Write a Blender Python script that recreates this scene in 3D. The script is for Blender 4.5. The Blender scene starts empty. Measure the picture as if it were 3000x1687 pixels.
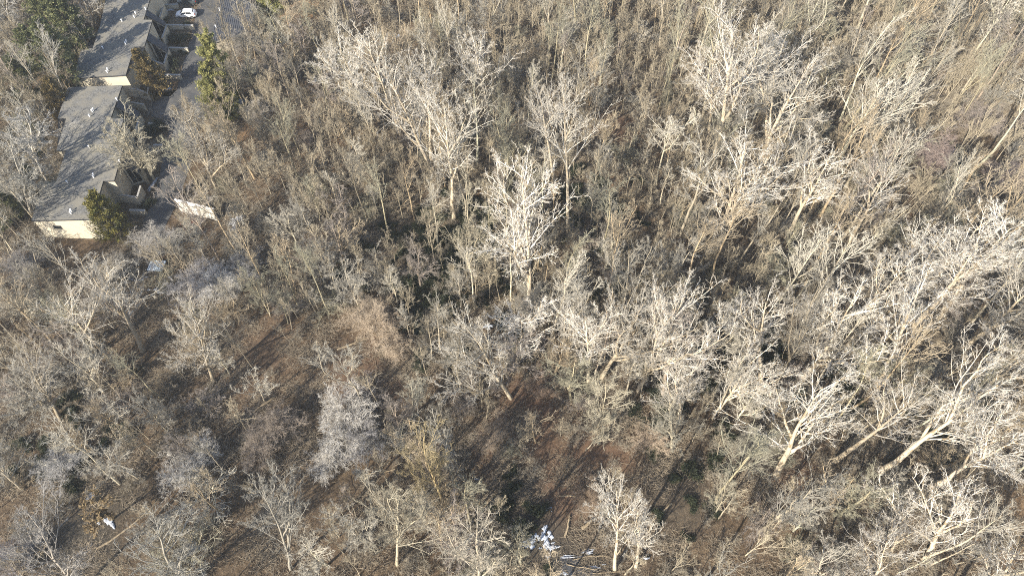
import bpy, bmesh, math, random
import numpy as np
from mathutils import Vector, Matrix, Quaternion

SC = bpy.context.scene
COL = SC.collection
R = math.radians

# ------------------------------------------------------------------ camera, light, exposure
CAM_H, PITCH, FPX = 90.0, R(55.0), 2050.0       # drone height (m), tilt below the horizon, focal length in photo pixels
cd = bpy.data.cameras.new('camera')
cd.sensor_width = 36.0
cd.lens = 36.0 * FPX / 3000.0
cd.clip_start, cd.clip_end = 1.0, 3000.0
cam = bpy.data.objects.new('camera', cd)
COL.objects.link(cam)
cam.location = (0, 0, CAM_H)
cam.rotation_euler = (R(90) - PITCH, 0, 0)
SC.camera = cam

SUN_AZ, SUN_EL = R(39.0), R(31.0)               # the light travels towards +40 deg east of the view direction
w = bpy.data.worlds.new('World')
SC.world = w
w.use_nodes = True
nt = w.node_tree
sky = nt.nodes.new('ShaderNodeTexSky')
sky.sky_type = 'NISHITA'
sky.sun_disc = False
sky.sun_elevation = SUN_EL
sky.sun_rotation = R(180.0) + SUN_AZ
nt.links.new(sky.outputs[0], nt.nodes['Background'].inputs[0])
nt.nodes['Background'].inputs[1].default_value = 0.115
sl = bpy.data.lights.new('sun', 'SUN')
sl.energy = 5.0
sl.angle = R(0.5)
sl.color = (1.0, 0.925, 0.79)
sun = bpy.data.objects.new('sun', sl)
COL.objects.link(sun)
ldir = Vector((math.sin(SUN_AZ) * math.cos(SUN_EL), math.cos(SUN_AZ) * math.cos(SUN_EL), -math.sin(SUN_EL)))
sun.rotation_euler = ldir.to_track_quat('-Z', 'Y').to_euler()
SC.view_settings.view_transform = 'Standard'
SC.view_settings.look = 'None'
SC.view_settings.exposure = 1.17
SC.view_settings.gamma = 1.0
SC.view_settings.use_curve_mapping = False
SC.render.engine = 'CYCLES'
SC.cycles.max_bounces = 5
SC.cycles.diffuse_bounces = 3
SC.cycles.transparent_max_bounces = 4
SC.cycles.use_denoising = False
SC.cycles.filter_width = 1.0


# ------------------------------------------------------------------ survey: photo pixel (3000 wide) -> point of the place
def ray(x, y):
    u, v = x - 1500.0, 843.5 - y
    return np.array([u, FPX * math.cos(PITCH) + v * math.sin(PITCH), -FPX * math.sin(PITCH) + v * math.cos(PITCH)])


def gp(x, y, z=0.0):
    d = ray(x, y)
    t = (z - CAM_H) / d[2]
    return Vector((d[0] * t, d[1] * t, z))


EAX = (0.985, 0.17)                             # direction across the terrace of houses
PA, PB = 4.4 + 63.5 * 0.087, 0.087              # roof plane z = PA + PB * across


def roof_z(x, y):
    return PA + PB * (EAX[0] * x + EAX[1] * y)


def on_roof(x, y, dz=0.0):
    d = ray(x, y)
    k = PB * (EAX[0] * d[0] + EAX[1] * d[1])
    t = (PA + dz - CAM_H) / (d[2] - k)
    return Vector((d[0] * t, d[1] * t, CAM_H + d[2] * t))


def D(x, y):                                    # from the 2576 wide view to photo pixels
    return x * 3000.0 / 2576.0, y * 3000.0 / 2576.0


def depth_at(p):
    return p.y * math.cos(PITCH) + (CAM_H - p.z) * math.sin(PITCH)


def to_px(p):
    dep = depth_at(p)
    return 1500 + FPX * p.x / dep, 843.5 - FPX * (p.y * math.sin(PITCH) + (p.z - CAM_H) * math.cos(PITCH)) / dep


def sstep(a, b, x):
    t = np.clip((x - a) / (b - a), 0, 1)
    return t * t * (3 - 2 * t)


def gz(x, y):                                   # gentle lie of the land, level round the houses and the drive
    x = np.asarray(x, float)
    y = np.asarray(y, float)
    k = 1 - (1 - sstep(-52, -40, x)) * sstep(52, 66, y)
    h = 0.45 * np.sin(x * .11 + 1.3 * np.sin(y * .07)) + 0.3 * np.sin(y * .17 + x * .05) + .16 * np.sin(x * .41 + 2) * np.sin(y * .37)
    return h * k


def gzf(x, y):
    return float(gz(x, y))


# ------------------------------------------------------------------ helpers
def link(name, data, parent=None):
    o = bpy.data.objects.new(name, data)
    COL.objects.link(o)
    if parent is not None:
        o.parent = parent
    return o


def tag(o, label=None, cat=None, group=None, kind=None):
    if label:
        o['label'] = label
    if cat:
        o['category'] = cat
    if group:
        o['group'] = group
    if kind:
        o['kind'] = kind
    return o


def empty(name, loc, label, cat, group=None):
    o = link(name, None)
    o.location = loc
    o.empty_display_size = 0.3
    return tag(o, label, cat, group)


def mesh_np(name, V, F3=None, F4=None, mat=None, smooth=True):
    """a mesh from vertex, triangle and quad arrays"""
    V = np.asarray(V, np.float32)
    me = bpy.data.meshes.new(name)
    n3 = 0 if F3 is None else len(F3)
    n4 = 0 if F4 is None else len(F4)
    me.vertices.add(len(V))
    me.vertices.foreach_set('co', V.ravel())
    loops = []
    if n3:
        loops.append(np.asarray(F3, np.int32).ravel())
    if n4:
        loops.append(np.asarray(F4, np.int32).ravel())
    lo = np.concatenate(loops)
    me.loops.add(len(lo))
    me.loops.foreach_set('vertex_index', lo)
    me.polygons.add(n3 + n4)
    st = np.concatenate([np.arange(n3) * 3, n3 * 3 + np.arange(n4) * 4]).astype(np.int32)
    me.polygons.foreach_set('loop_start', st)
    if smooth:
        me.polygons.foreach_set('use_smooth', np.ones(n3 + n4, bool))
    me.update(calc_edges=True)
    if mat:
        me.materials.append(mat)
    return me


def bm_mesh(name, bm, *mats, smooth=False):
    bmesh.ops.recalc_face_normals(bm, faces=bm.faces[:])
    me = bpy.data.meshes.new(name)
    bm.to_mesh(me)
    bm.free()
    for m in mats:
        me.materials.append(m)
    if smooth:
        me.polygons.foreach_set('use_smooth', np.ones(len(me.polygons), bool))
    return me


def bm_box(bm, c, s, rot=0.0, bev=0.0):
    M = Matrix.Translation(c) @ Matrix.Rotation(rot, 4, 'Z') @ Matrix.Diagonal((s[0], s[1], s[2], 1))
    r = bmesh.ops.create_cube(bm, size=1.0, matrix=M)
    if bev:
        es = list({e for v in r['verts'] for e in v.link_edges})
        bmesh.ops.bevel(bm, geom=es, offset=bev, segments=1, affect='EDGES')
    return r


def bm_prism(bm, top, bottom_z=None, drop=None, mi_top=0, mi_side=1):
    """a solid under a polygon: down to a level, or by a drop"""
    tv = [bm.verts.new(p) for p in top]
    bv = [bm.verts.new((p[0], p[1], bottom_z if drop is None else p[2] - drop)) for p in top]
    f = bm.faces.new(tv)
    f.material_index = mi_top
    g = bm.faces.new(bv[::-1])
    g.material_index = mi_side
    n = len(top)
    for i in range(n):
        q = bm.faces.new((tv[i], bv[i], bv[(i + 1) % n], tv[(i + 1) % n]))
        q.material_index = mi_side
    bmesh.ops.triangulate(bm, faces=[f, g])


def bm_cyl(bm, p0, p1, r0, r1=None, n=8):
    p0, p1 = Vector(p0), Vector(p1)
    r1 = r0 if r1 is None else r1
    q = (p1 - p0).to_track_quat('Z', 'Y').to_matrix().to_4x4()
    M = Matrix.Translation((p0 + p1) / 2) @ q
    bmesh.ops.create_cone(bm, cap_ends=True, segments=n, radius1=r0, radius2=r1, depth=(p1 - p0).length, matrix=M)


# ------------------------------------------------------------------ materials
def new_mat(name, rough=0.8, spec=0.3):
    m = bpy.data.materials.new(name)
    m.use_nodes = True
    b = m.node_tree.nodes['Principled BSDF']
    b.inputs['Roughness'].default_value = rough
    b.inputs['Specular IOR Level'].default_value = spec
    return m, m.node_tree, b


def N(t, kind, **kw):
    n = t.nodes.new(kind)
    for k, v in kw.items():
        if k.startswith('i_'):
            n.inputs[k[2:].replace('_', ' ')].default_value = v
        else:
            setattr(n, k, v)
    return n


def ramp(t, fac, stops):
    r = t.nodes.new('ShaderNodeValToRGB')
    while len(r.color_ramp.elements) < len(stops):
        r.color_ramp.elements.new(0.5)
    for e, (p, c) in zip(r.color_ramp.elements, stops):
        e.position = p
        e.color = (*c, 1)
    t.links.new(fac, r.inputs[0])
    return r.outputs[0]


def mixc(t, fac, a, b, mode='MIX'):
    m = t.nodes.new('ShaderNodeMix')
    m.data_type = 'RGBA'
    m.blend_type = mode
    for sock, val in ((m.inputs[0], fac), (m.inputs[6], a), (m.inputs[7], b)):
        if hasattr(val, 'links'):
            t.links.new(val, sock)
        else:
            sock.default_value = val if isinstance(val, (int, float)) else (*val, 1)
    return m.outputs[2]


def noise(t, vec, scale, detail=4, rough=.55):
    n = N(t, 'ShaderNodeTexNoise', i_Scale=scale, i_Detail=detail, i_Roughness=rough)
    t.links.new(vec, n.inputs['Vector'])
    return n.outputs[0]


def coords(t, which='Object'):
    return t.nodes.new('ShaderNodeTexCoord').outputs[which]


def speckled(name, c0, c1, scale, rough=.85, spec=.2, bump=0.0, detail=5, big=None):
    m, t, b = new_mat(name, rough, spec)
    v = coords(t)
    f = noise(t, v, scale, detail, .65)
    c = ramp(t, f, [(.3, c0), (.7, c1)])
    if big:
        g = noise(t, v, big[0], 3)
        c = mixc(t, ramp(t, g, [(.42, (0, 0, 0)), (.62, (1, 1, 1))]), c, big[1])
    t.links.new(c, b.inputs['Base Color'])
    if bump:
        bp = N(t, 'ShaderNodeBump', i_Strength=bump, i_Distance=.05)
        t.links.new(f, bp.inputs['Height'])
        t.links.new(bp.outputs[0], b.inputs['Normal'])
    return m


def plain(name, c, rough=.6, spec=.4, metal=0.0):
    m, t, b = new_mat(name, rough, spec)
    b.inputs['Base Color'].default_value = (*c, 1)
    b.inputs['Metallic'].default_value = metal
    return m


def bark_mat(name, patch=None):
    """bark whose colour is the tree's own (object colour), with streaks and, if asked, peeling patches"""
    m, t, b = new_mat(name, .85, .15)
    oi = t.nodes.new('ShaderNodeObjectInfo')
    v = coords(t)
    mp = N(t, 'ShaderNodeMapping')
    mp.inputs['Scale'].default_value = (3.0, 3.0, .7)
    t.links.new(v, mp.inputs[0])
    f = noise(t, mp.outputs[0], 1.6, 4)
    c = mixc(t, ramp(t, f, [(.3, (0, 0, 0)), (.7, (1, 1, 1))]), oi.outputs['Color'], (.78, .78, .78), 'MULTIPLY')
    if patch:
        g = noise(t, mp.outputs[0], .9, 2)
        c = mixc(t, ramp(t, g, [(.56, (0, 0, 0)), (.62, (1, 1, 1))]), c, patch)
    rv = N(t, 'ShaderNodeMapRange')
    rv.inputs['To Min'].default_value, rv.inputs['To Max'].default_value = .78, 1.12
    t.links.new(oi.outputs['Random'], rv.inputs[0])
    c = mixc(t, 1.0, c, rv.outputs[0], 'MULTIPLY')
    t.links.new(c, b.inputs['Base Color'])
    return m


def leaf_mat(name, c0, c1, scale=.7, trans=.0):
    m, t, b = new_mat(name, .7, .2)
    v = coords(t)
    f = noise(t, v, scale, 4)
    c = ramp(t, f, [(.35, c0), (.68, c1)])
    g = noise(t, v, 9.0, 2)
    c = mixc(t, .5, c, ramp(t, g, [(.35, (.35, .35, .35)), (.7, (1, 1, 1))]), 'MULTIPLY')
    t.links.new(c, b.inputs['Base Color'])
    tl = t.nodes.new('ShaderNodeBsdfTranslucent')
    t.links.new(c, tl.inputs[0])
    ms = t.nodes.new('ShaderNodeMixShader')
    ms.inputs[0].default_value = .3
    t.links.new(b.outputs[0], ms.inputs[1])
    t.links.new(tl.outputs[0], ms.inputs[2])
    t.links.new(ms.outputs[0], t.nodes['Material Output'].inputs[0])
    return m


BARK = bark_mat('bark')
SYC = bark_mat('peeling_bark', (.30, .235, .15))
M_WALL = speckled('painted_siding', (.46, .41, .315), (.54, .485, .38), 1.5, .75)
M_ROOF = speckled('weathered_shingles', (.035, .037, .042), (.235, .228, .21), 4.0, .95, .1, .6, 6, (.45, (.185, .172, .145)))
M_ROOF_DK = speckled('slate_grey_roofing', (.05, .053, .06), (.085, .088, .10), 6.0, .8, .3)
M_FASCIA = plain('dark_fascia', (.035, .037, .042), .6)
M_GLASS = plain('window_glass', (.012, .015, .02), .08, .6)
M_CONC = speckled('concrete', (.26, .25, .235), (.38, .365, .34), 2.5, .9)
M_WHITE = plain('white_pipe', (.78, .78, .78), .5)
M_RED = plain('red_berries', (.20, .025, .022), .6)
M_SNOW = speckled('old_snow', (.30, .33, .38), (.56, .59, .64), 3.0, .6, .3, .4)
M_ICE = speckled('grey_ice', (.030, .027, .023), (.075, .08, .09), 1.6, .5, .3, .3)
M_NEEDLE = leaf_mat('yellow_green_needles', (.20, .21, .08), (.50, .47, .19))
M_NEEDLE_DK = leaf_mat('dark_green_needles', (.09, .11, .05), (.30, .30, .15))
M_NEEDLE_BR = leaf_mat('bronzed_needles', (.12, .095, .04), (.30, .225, .10))
M_NEEDLE_OL = leaf_mat('olive_gold_needles', (.10, .115, .035), (.36, .30, .085))
M_IVY = leaf_mat('dark_ivy', (.035, .045, .026), (.085, .095, .055))
M_DRYLEAF = leaf_mat('withered_leaves', (.17, .115, .06), (.38, .29, .16), 1.5)


# ------------------------------------------------------------------ ground
def poly_mask(X, Y, poly):
    inside = np.zeros(X.shape, bool)
    n = len(poly)
    for i in range(n):
        x0, y0 = poly[i][:2]
        x1, y1 = poly[(i + 1) % n][:2]
        c = ((y0 > Y) != (y1 > Y)) & (X < (x1 - x0) * (Y - y0) / (y1 - y0 + 1e-12) + x0)
        inside ^= c
    return inside


def blobs(X, Y, items):
    """soft patches; items are (view x, view y, radius in m, weight)"""
    a = np.zeros(X.shape)
    for vx, vy, r, k in items:
        p = gp(*D(vx, vy))
        a = np.maximum(a, k * (1 - sstep(.35 * r, r, np.hypot(X - p.x, Y - p.y))))
    return a


ax = np.concatenate([[-900, -500, -300, -220, -170], np.arange(-140, 140.1, 1.0), [170, 220, 300, 500, 900]])
ay = np.concatenate([[-600, -300, -150, -60, -20], np.arange(0, 175.1, 1.0), [190, 220, 270, 350, 500, 900, 1500]])
GX, GY = np.meshgrid(ax, ay)
GZ = gz(GX, GY) * (np.abs(GX) < 140) * (GY > 0) * (GY < 175)
ni, nj = GX.shape
idx = np.arange(ni * nj).reshape(ni, nj)
quads = np.stack([idx[:-1, :-1], idx[:-1, 1:], idx[1:, 1:], idx[1:, :-1]], -1).reshape(-1, 4)
m, t, b = new_mat('leaf_litter', .95, .1)
v = coords(t)
big = noise(t, v, .11, 4)
mid = noise(t, v, .9, 5, .7)
vor = N(t, 'ShaderNodeTexVoronoi', i_Scale=4.5)
t.links.new(v, vor.inputs['Vector'])
fine = noise(t, v, 7.0, 3, .7)
c = ramp(t, mid, [(.28, (.060, .047, .035)), (.5, (.125, .096, .068)), (.72, (.215, .170, .120))])
c = mixc(t, ramp(t, big, [(.4, (0, 0, 0)), (.6, (.8, .8, .8))]), c, mixc(t, mid, (.070, .052, .037), (.165, .120, .082)))
vs = t.nodes.new('ShaderNodeSeparateColor')
t.links.new(vor.outputs['Color'], vs.inputs[0])
c = mixc(t, .6, c, ramp(t, vs.outputs[0], [(.1, (.5, .5, .5)), (.9, (1.2, 1.12, 1.0))]), 'MULTIPLY')
c = mixc(t, .9, c, ramp(t, fine, [(.32, (.30, .29, .28)), (.60, (1.1, 1.08, 1.05))]), 'MULTIPLY')
at = N(t, 'ShaderNodeVertexColor', layer_name='cover')
sp = t.nodes.new('ShaderNodeSeparateColor')
t.links.new(at.outputs[0], sp.inputs[0])
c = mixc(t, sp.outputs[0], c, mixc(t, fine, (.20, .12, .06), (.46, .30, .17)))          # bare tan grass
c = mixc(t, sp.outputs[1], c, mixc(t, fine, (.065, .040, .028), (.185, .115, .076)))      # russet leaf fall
c = mixc(t, sp.outputs[2], c, mixc(t, fine, (.030, .028, .024), (.085, .075, .06)))      # darker soil, with the stream strip's shade painted in
t.links.new(c, b.inputs['Base Color'])
bp = N(t, 'ShaderNodeBump', i_Strength=.7, i_Distance=.12)
t.links.new(fine, bp.inputs['Height'])
t.links.new(bp.outputs[0], b.inputs['Normal'])
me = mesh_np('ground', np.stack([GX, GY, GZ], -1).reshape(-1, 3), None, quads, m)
tan = blobs(GX, GY, [(715, 12, 16, 1), (740, -20, 16, 1), (110, 215, 5, .9), (90, 240, 4, .9), (1545, 480, 5, .6), (2330, 60, 8, .25),
                     (620, 330, 12, .3), (820, 360, 12, .45), (740, 260, 12, .4), (1000, 100, 12, .35), (2540, 1330, 8, .5)])
rus = blobs(GX, GY, [(1360, 1010, 8, .9), (1420, 1230, 9, .8), (950, 930, 9, .6), (2000, 1210, 8, .7), (1560, 330, 10, .6), (1300, 1100, 9, .8),
                     (1480, 1300, 6, .7), (640, 900, 10, .3), (2250, 500, 9, .6), (2370, 390, 9, .6), (1500, 1180, 8, .7)])
soil_shade = blobs(GX, GY, [(1290, 1220, 6, .8), (1330, 1290, 5, .8), (1400, 1380, 6, .8), (1450, 1430, 6, .8), (210, 1370, 7, .9), (1090, 800, 6, .8),
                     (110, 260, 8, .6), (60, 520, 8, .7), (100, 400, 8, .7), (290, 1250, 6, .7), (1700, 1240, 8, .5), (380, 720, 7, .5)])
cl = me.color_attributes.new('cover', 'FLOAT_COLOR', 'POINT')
cl.data.foreach_set('color', np.stack([tan, rus, soil_shade, np.ones_like(tan)], -1).astype(np.float32).ravel())
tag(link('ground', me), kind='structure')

# the drive
ROADPX = [(610, -70), (583, 0), (568, 71), (551, 140), (527, 222), (520, 262), (500, 282), (434, 285), (428, 330), (455, 345), (496, 372), (482, 440),
          (470, 505), (455, 560), (432, 610), (417, 660), (395, 720), (432, 738), (470, 690), (505, 622), (532, 560), (560, 480), (580, 400), (600, 345),
          (617, 305), (600, 262), (588, 215), (602, 170), (627, 95), (650, 0), (680, -70)]
ROAD = [gp(*p) for p in ROADPX]
bm = bmesh.new()
bm_prism(bm, [(p.x, p.y, .02) for p in ROAD], drop=.3, mi_side=0)
m, t, b = new_mat('asphalt', .9, .2)
v = coords(t)
f = noise(t, v, 9, 5, .7)
g = noise(t, v, .35, 3)
c = mixc(t, ramp(t, g, [(.4, (0, 0, 0)), (.65, (.7, .7, .7))]), ramp(t, f, [(.3, (.045, .047, .052)), (.7, (.085, .086, .088))]), (.13, .122, .11))
wv = N(t, 'ShaderNodeTexVoronoi', feature='DISTANCE_TO_EDGE', i_Scale=.28)
t.links.new(v, wv.inputs['Vector'])
c = mixc(t, ramp(t, wv.outputs[0], [(.0, (.7, .7, .7)), (.008, (0, 0, 0))]), c, (.025, .025, .028))
t.links.new(c, b.inputs['Base Color'])
tag(link('driveway', bm_mesh('driveway', bm, m)), kind='structure')

# thin winter air between the drone and the wood
bm = bmesh.new()
bm_box(bm, (0, 130, 45), (700, 700, 96))
hm = bpy.data.materials.new('haze')
hm.use_nodes = True
ht = hm.node_tree
ht.nodes.remove(ht.nodes['Principled BSDF'])
pv = ht.nodes.new('ShaderNodeVolumePrincipled')
pv.inputs['Color'].default_value = (.90, .94, 1.0, 1)
pv.inputs['Density'].default_value = .00028
pv.inputs['Anisotropy'].default_value = .2
ht.links.new(pv.outputs[0], ht.nodes['Material Output'].inputs['Volume'])
tag(link('haze', bm_mesh('haze', bm, hm)), kind='stuff')

# ------------------------------------------------------------------ terraces of houses
def Z1(x, y): return x * .31056, y * .31056
def R1(x, y): return 200 + x * .1708, y * .1708
def R2(x, y): return 60 + x * .1941, 200 + y * .1941
def R3(x, y): return 60 + x * .2329, 420 + y * .2329
def R4(x, y): return 560 + x * .132, y * .132


def shrink(poly, d):
    """move every edge of a polygon inwards"""
    P = [Vector((p[0], p[1])) for p in poly]
    n = len(P)
    area = sum(P[i].x * P[(i + 1) % n].y - P[(i + 1) % n].x * P[i].y for i in range(n))
    s = 1 if area > 0 else -1
    out = []
    for i in range(n):
        a, bq, c2 = P[i - 1], P[i], P[(i + 1) % n]
        n1 = Vector((-(bq - a).y, (bq - a).x)).normalized() * s
        n2 = Vector((-(c2 - bq).y, (c2 - bq).x)).normalized() * s
        k = (n1 + n2)
        k = k / max(.3, 1 + n1.dot(n2))
        out.append(bq + k * d)
    return out


FOOT = []


def house(label, px, wedges, vents, walls, window=None, group='terraced houses beside the drive'):
    top = [on_roof(*p) for p in px]
    cx = sum(p.x for p in top) / len(top)
    cy = sum(p.y for p in top) / len(top)
    root = empty('terraced_house', (cx, cy, 0), label, 'house', group)
    inv = Matrix.Translation((-cx, -cy, 0))
    inn = shrink(top, .16)
    FOOT.append([(p.x, p.y) for p in top])

    def part(name, bm, *mats, parent=root):
        bm.transform(inv)
        return link(name, bm_mesh(name, bm, *mats), parent)
    bm = bmesh.new()
    bm_prism(bm, [(p.x, p.y, roof_z(p.x, p.y) - .30) for p in inn], bottom_z=-.5, mi_side=0)
    wall = part('wall', bm, M_WALL)
    bm = bmesh.new()
    bm_prism(bm, top, drop=.285)
    roof = part('roof', bm, M_ROOF, M_FASCIA)
    for wd in wedges:
        u0, u1 = on_roof(*wd[0], -.12), on_roof(*wd[1], -.12)
        l0, l1 = gp(*wd[2], 2.3), gp(*wd[3], 2.3)
        l1 = u1 + (l0 - u0) * ((l1 - u1).length / max((l0 - u0).length, .1)) if False else l1
        bm = bmesh.new()
        pts = [u0, l0, l1, u1]
        bm_prism(bm, [(p.x, p.y, p.z) for p in pts], drop=.22)
        part('entry_roof', bm, M_ROOF_DK, M_FASCIA)
        q = shrink(pts, .15)
        zz = [p.z - .24 for p in pts]
        bm = bmesh.new()
        bm_prism(bm, [(p.x, p.y, z) for p, z in zip(q, zz)], bottom_z=-.3, mi_side=0)
        part('entry_wall', bm, M_WALL)
        # glazing on the flank that faces the court to the south
        a, c2 = Vector((q[3].x, q[3].y, 0)), Vector((q[2].x, q[2].y, 0))
        nrm = Vector(((c2 - a).y, -(c2 - a).x, 0)).normalized() * .012
        if nrm.y > 0:
            nrm = -nrm
        for k0, k1 in ((.14, .50), (.56, .92)):
            bm = bmesh.new()
            pa, pb = a.lerp(c2, k0) + nrm, a.lerp(c2, k1) + nrm
            za, zb = zz[3] + (zz[2] - zz[3]) * k0 - .35, zz[3] + (zz[2] - zz[3]) * k1 - .35
            fv = [(pa.x, pa.y, .5), (pb.x, pb.y, .5), (pb.x, pb.y, zb), (pa.x, pa.y, za)]
            f0 = [bm.verts.new(Vector(p)) for p in fv]
            f1 = [bm.verts.new(Vector(p) + nrm * 4) for p in fv]
            bm.faces.new(f1)
            for i in range(4):
                bm.faces.new((f0[i], f0[(i + 1) % 4], f1[(i + 1) % 4], f1[i]))
            part('window', bm, M_GLASS)
    for p in vents:
        o = on_roof(*p, .02)
        bm = bmesh.new()
        bm_cyl(bm, o - Vector((0, 0, .2)), o + Vector((0, 0, .48)), .10)
        bm_cyl(bm, o + Vector((0, 0, .44)), o + Vector((0, 0, .56)), .17, .12)
        part('roof_vent', bm, M_WHITE, parent=roof)
    for (p, q, h) in walls:
        a, c2 = gp(*p, h), gp(*q, h)
        dd = (c2 - a)
        bm = bmesh.new()
        bm_box(bm, ((a.x + c2.x) / 2, (a.y + c2.y) / 2, h / 2 - .1), (dd.length + .1, .24, h + .2), math.atan2(dd.y, dd.x))
        cw = part('court_wall', bm, M_WALL)
        bm = bmesh.new()
        bm_box(bm, ((a.x + c2.x) / 2, (a.y + c2.y) / 2, h + .05), (dd.length + .16, .30, .07), math.atan2(dd.y, dd.x))
        part('coping', bm, M_CONC, parent=cw)
    if window:
        # a small dark window high on the end wall
        pts = [Vector((*inn[i], 0)) for i in range(len(inn))]
        a, c2 = pts[window[0]], pts[window[1]]
        n = Vector(((c2 - a).y, -(c2 - a).x, 0)).normalized()
        if n.y > 0:
            n = -n
        u = (c2 - a).normalized()
        ctr = a.lerp(c2, window[2]) + Vector((0, 0, 2.75))
        for nm, sx, sz, off, mat in (('window', 1.35, .78, .02, M_FASCIA), ('pane', 1.2, .64, .05, M_GLASS)):
            bm = bmesh.new()
            bm_box(bm, ctr + n * off, (sx, .06, sz), math.atan2(u.y, u.x))
            pr = root if nm == 'window' else wp
            wp = part(nm, bm, mat, parent=pr)
    # dark window strips high on the court side
    return root


N_ROOF = [R1(520, -420), R1(1600, -440), R1(1480, -170), R1(1560, -170), R1(1410, -40), R1(1290, 345), R1(1440, 345), R1(1305, 803), R1(1130, 806), R1(985, 1290), R1(75, 1345),
          R1(225, 845), R1(420, 835), R1(545, 430), R1(640, 0)]
house('grey roofed terrace at the far end, white end wall above the nearer roof', N_ROOF,
      [[R1(1345, 165), R1(1318, 262), R1(1655, 440), R1(1672, 385)], [R1(1392, 570), R1(1345, 690), R1(1690, 897), R1(1712, 790)]][0:0] +
      [[R1(1345, 165), R1(1318, 262), R1(1672, 385), R1(1655, 440)], [R1(1392, 570), R1(1345, 690), R1(1712, 790), R1(1690, 897)]] and
      [[R1(1345, 165), R1(1318, 262), R1(1672, 385), R1(1655, 445)], [R1(1392, 570), R1(1345, 690), R1(1712, 790), R1(1690, 897)]],
      [R1(1005, 730), R1(990, 765), R1(600, 838), R1(685, 1210), R1(675, 1250), R1(1162, 245), R1(1140, 310), R1(925, 375), R1(1333, 172)],
      [(R1(1635, 85), R1(1570, 300), 2.0), (R1(1685, 455), R1(1608, 655), 2.0), (R1(1715, 845), R1(1640, 1110), 1.9), (R1(1640, 1110), R1(1440, 1035), 1.9)])
S_ROOF = [R2(715, 290), R2(1535, 258), R2(1360, 760), R2(1560, 760), R2(1410, 1185), R2(1555, 1187), R3(1178, 470), R3(1040, 474), R3(900, 952), R3(135, 972), R3(280, 512), R3(440, 498),
          R3(570, 92), R3(450, 92), R2(690, 757), R2(557, 760)]
house('grey roofed terrace nearest, cream end wall with one small window', S_ROOF,
      [[R2(1485, 480), R2(1440, 585), R2(1800, 660), R2(1765, 765)], [R3(1262, 150), R3(1232, 265), R3(1530, 265), R3(1500, 370)]],
      [R2(1108, 640), R2(1090, 662), R2(1050, 735), R2(1460, 482), R3(928, 405), R3(925, 432), R3(595, 498), R3(645, 855), R3(640, 885), R3(870, 60), R3(1255, 240)],
      [(R2(1640, 315), R2(1740, 312), 2.0), (R2(1740, 312), R2(1910, 375), 1.9), (R2(1930, 300), R2(1912, 385), 1.9), (R2(1670, 515), R2(1860, 550), 1.6),
       (R2(1800, 690), R2(1745, 930), 1.9), (R3(1510, 540), R3(1468, 680), 1.9), (R3(1468, 680), R3(1215, 640), 1.9)], (9, 8, .32))

# low front-garden walls
gw = [((R1(1662, 432), R1(2140, 440)), 'low pale wall beside the parked white car', 1.0),
      ((R1(1702, 822), R1(2045, 830)), 'low pale wall with a green shrub at its road end', 1.0),
      ((R1(1545, 1285), R1(1925, 1290)), 'low pale wall beyond the bronze conifer', 1.0),
      ((R1(1645, 85), R1(1880, 80)), 'low pale wall behind the dark parked car', 1.0),
      ((R3(1370, 840), R3(1565, 845), ), 'low pale wall beside the olive conifer at the near house', 1.0),
      ((Z1(1400, 1115 + 50), Z1(1490, 1115 + 52)), 'short pale wall by the middle of the near terrace', 1.0),
      ((R2(2010, 1160), R2(2140, 1162)), 'short pale wall beside the snow on the verge', 1.0)]
for (p, q), lab, h in gw:
    a, c2 = gp(*p, h), gp(*q, h)
    dd = c2 - a
    root = empty('garden_wall', ((a.x + c2.x) / 2, (a.y + c2.y) / 2, 0), lab, 'wall', 'low walls between front gardens')
    root.rotation_euler.z = math.atan2(dd.y, dd.x)
    bm = bmesh.new()
    bm_box(bm, (0, 0, h / 2 - .15), (dd.length, .34, h + .3))
    link('wall_body', bm_mesh('wall_body', bm, M_WALL), root)
    bm = bmesh.new()
    bm_box(bm, (0, 0, h + .04), (dd.length + .1, .44, .08), bev=.01)
    link('coping', bm_mesh('coping', bm, M_CONC), root)

# garage with ribbed roof across the drive
gpx = [R4(650, -140), R4(960, -150), R4(1435, 140), R4(1425, 260), R4(1290, 700), R4(420, 960)]
gt = [gp(*p, 3.2) for p in gpx]
gc = sum((Vector(p) for p in gt), Vector()) / len(gt)
FOOT.append([(p.x, p.y) for p in gt])
root = empty('garage', (gc.x, gc.y, 0), 'long garage with dark ribbed roof across the drive from the terraces', 'garage')
inv = Matrix.Translation((-gc.x, -gc.y, 0))
for nm, pts, kw, mats in (('roof', [(p.x, p.y, 3.2) for p in gt], dict(drop=.3), (M_ROOF_DK, M_CONC)),
                          ('wall', [(p.x, p.y, 2.89) for p in shrink(gt, .25)], dict(bottom_z=-.3), (M_WALL, M_WALL))):
    bm = bmesh.new()
    bm_prism(bm, pts, **kw)
    bm.transform(inv)
    o = link(nm, bm_mesh(nm, bm, *mats), root)
    if nm == 'roof':
        groof = o
bm = bmesh.new()
e0, e1 = gp(*R4(420, 960), 3.2), gp(*R4(650, -140), 3.2)
ux = (e1 - e0).normalized()
uy = Vector((ux.y, -ux.x, 0))
for i in range(26):
    o = e0 + uy * (.25 + i * .42)
    lo, hi = 0.0, (e1 - e0).length
    ts = [k for k in np.arange(-8, hi + 12, .25) if poly_mask(np.array([o.x + ux.x * k]), np.array([o.y + ux.y * k]), gt)[0]]
    if len(ts) > 3:
        a, c2 = o + ux * (ts[0] + .1), o + ux * (ts[-1] - .1)
        mid = (a + c2) / 2
        bm_box(bm, (mid.x, mid.y, 3.235), ((c2 - a).length, .05, .05), math.atan2(ux.y, ux.x))
bm.transform(inv)
tag(link('roof_rib', bm_mesh('roof_rib', bm, M_ROOF_DK), groof), kind='stuff')
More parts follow.
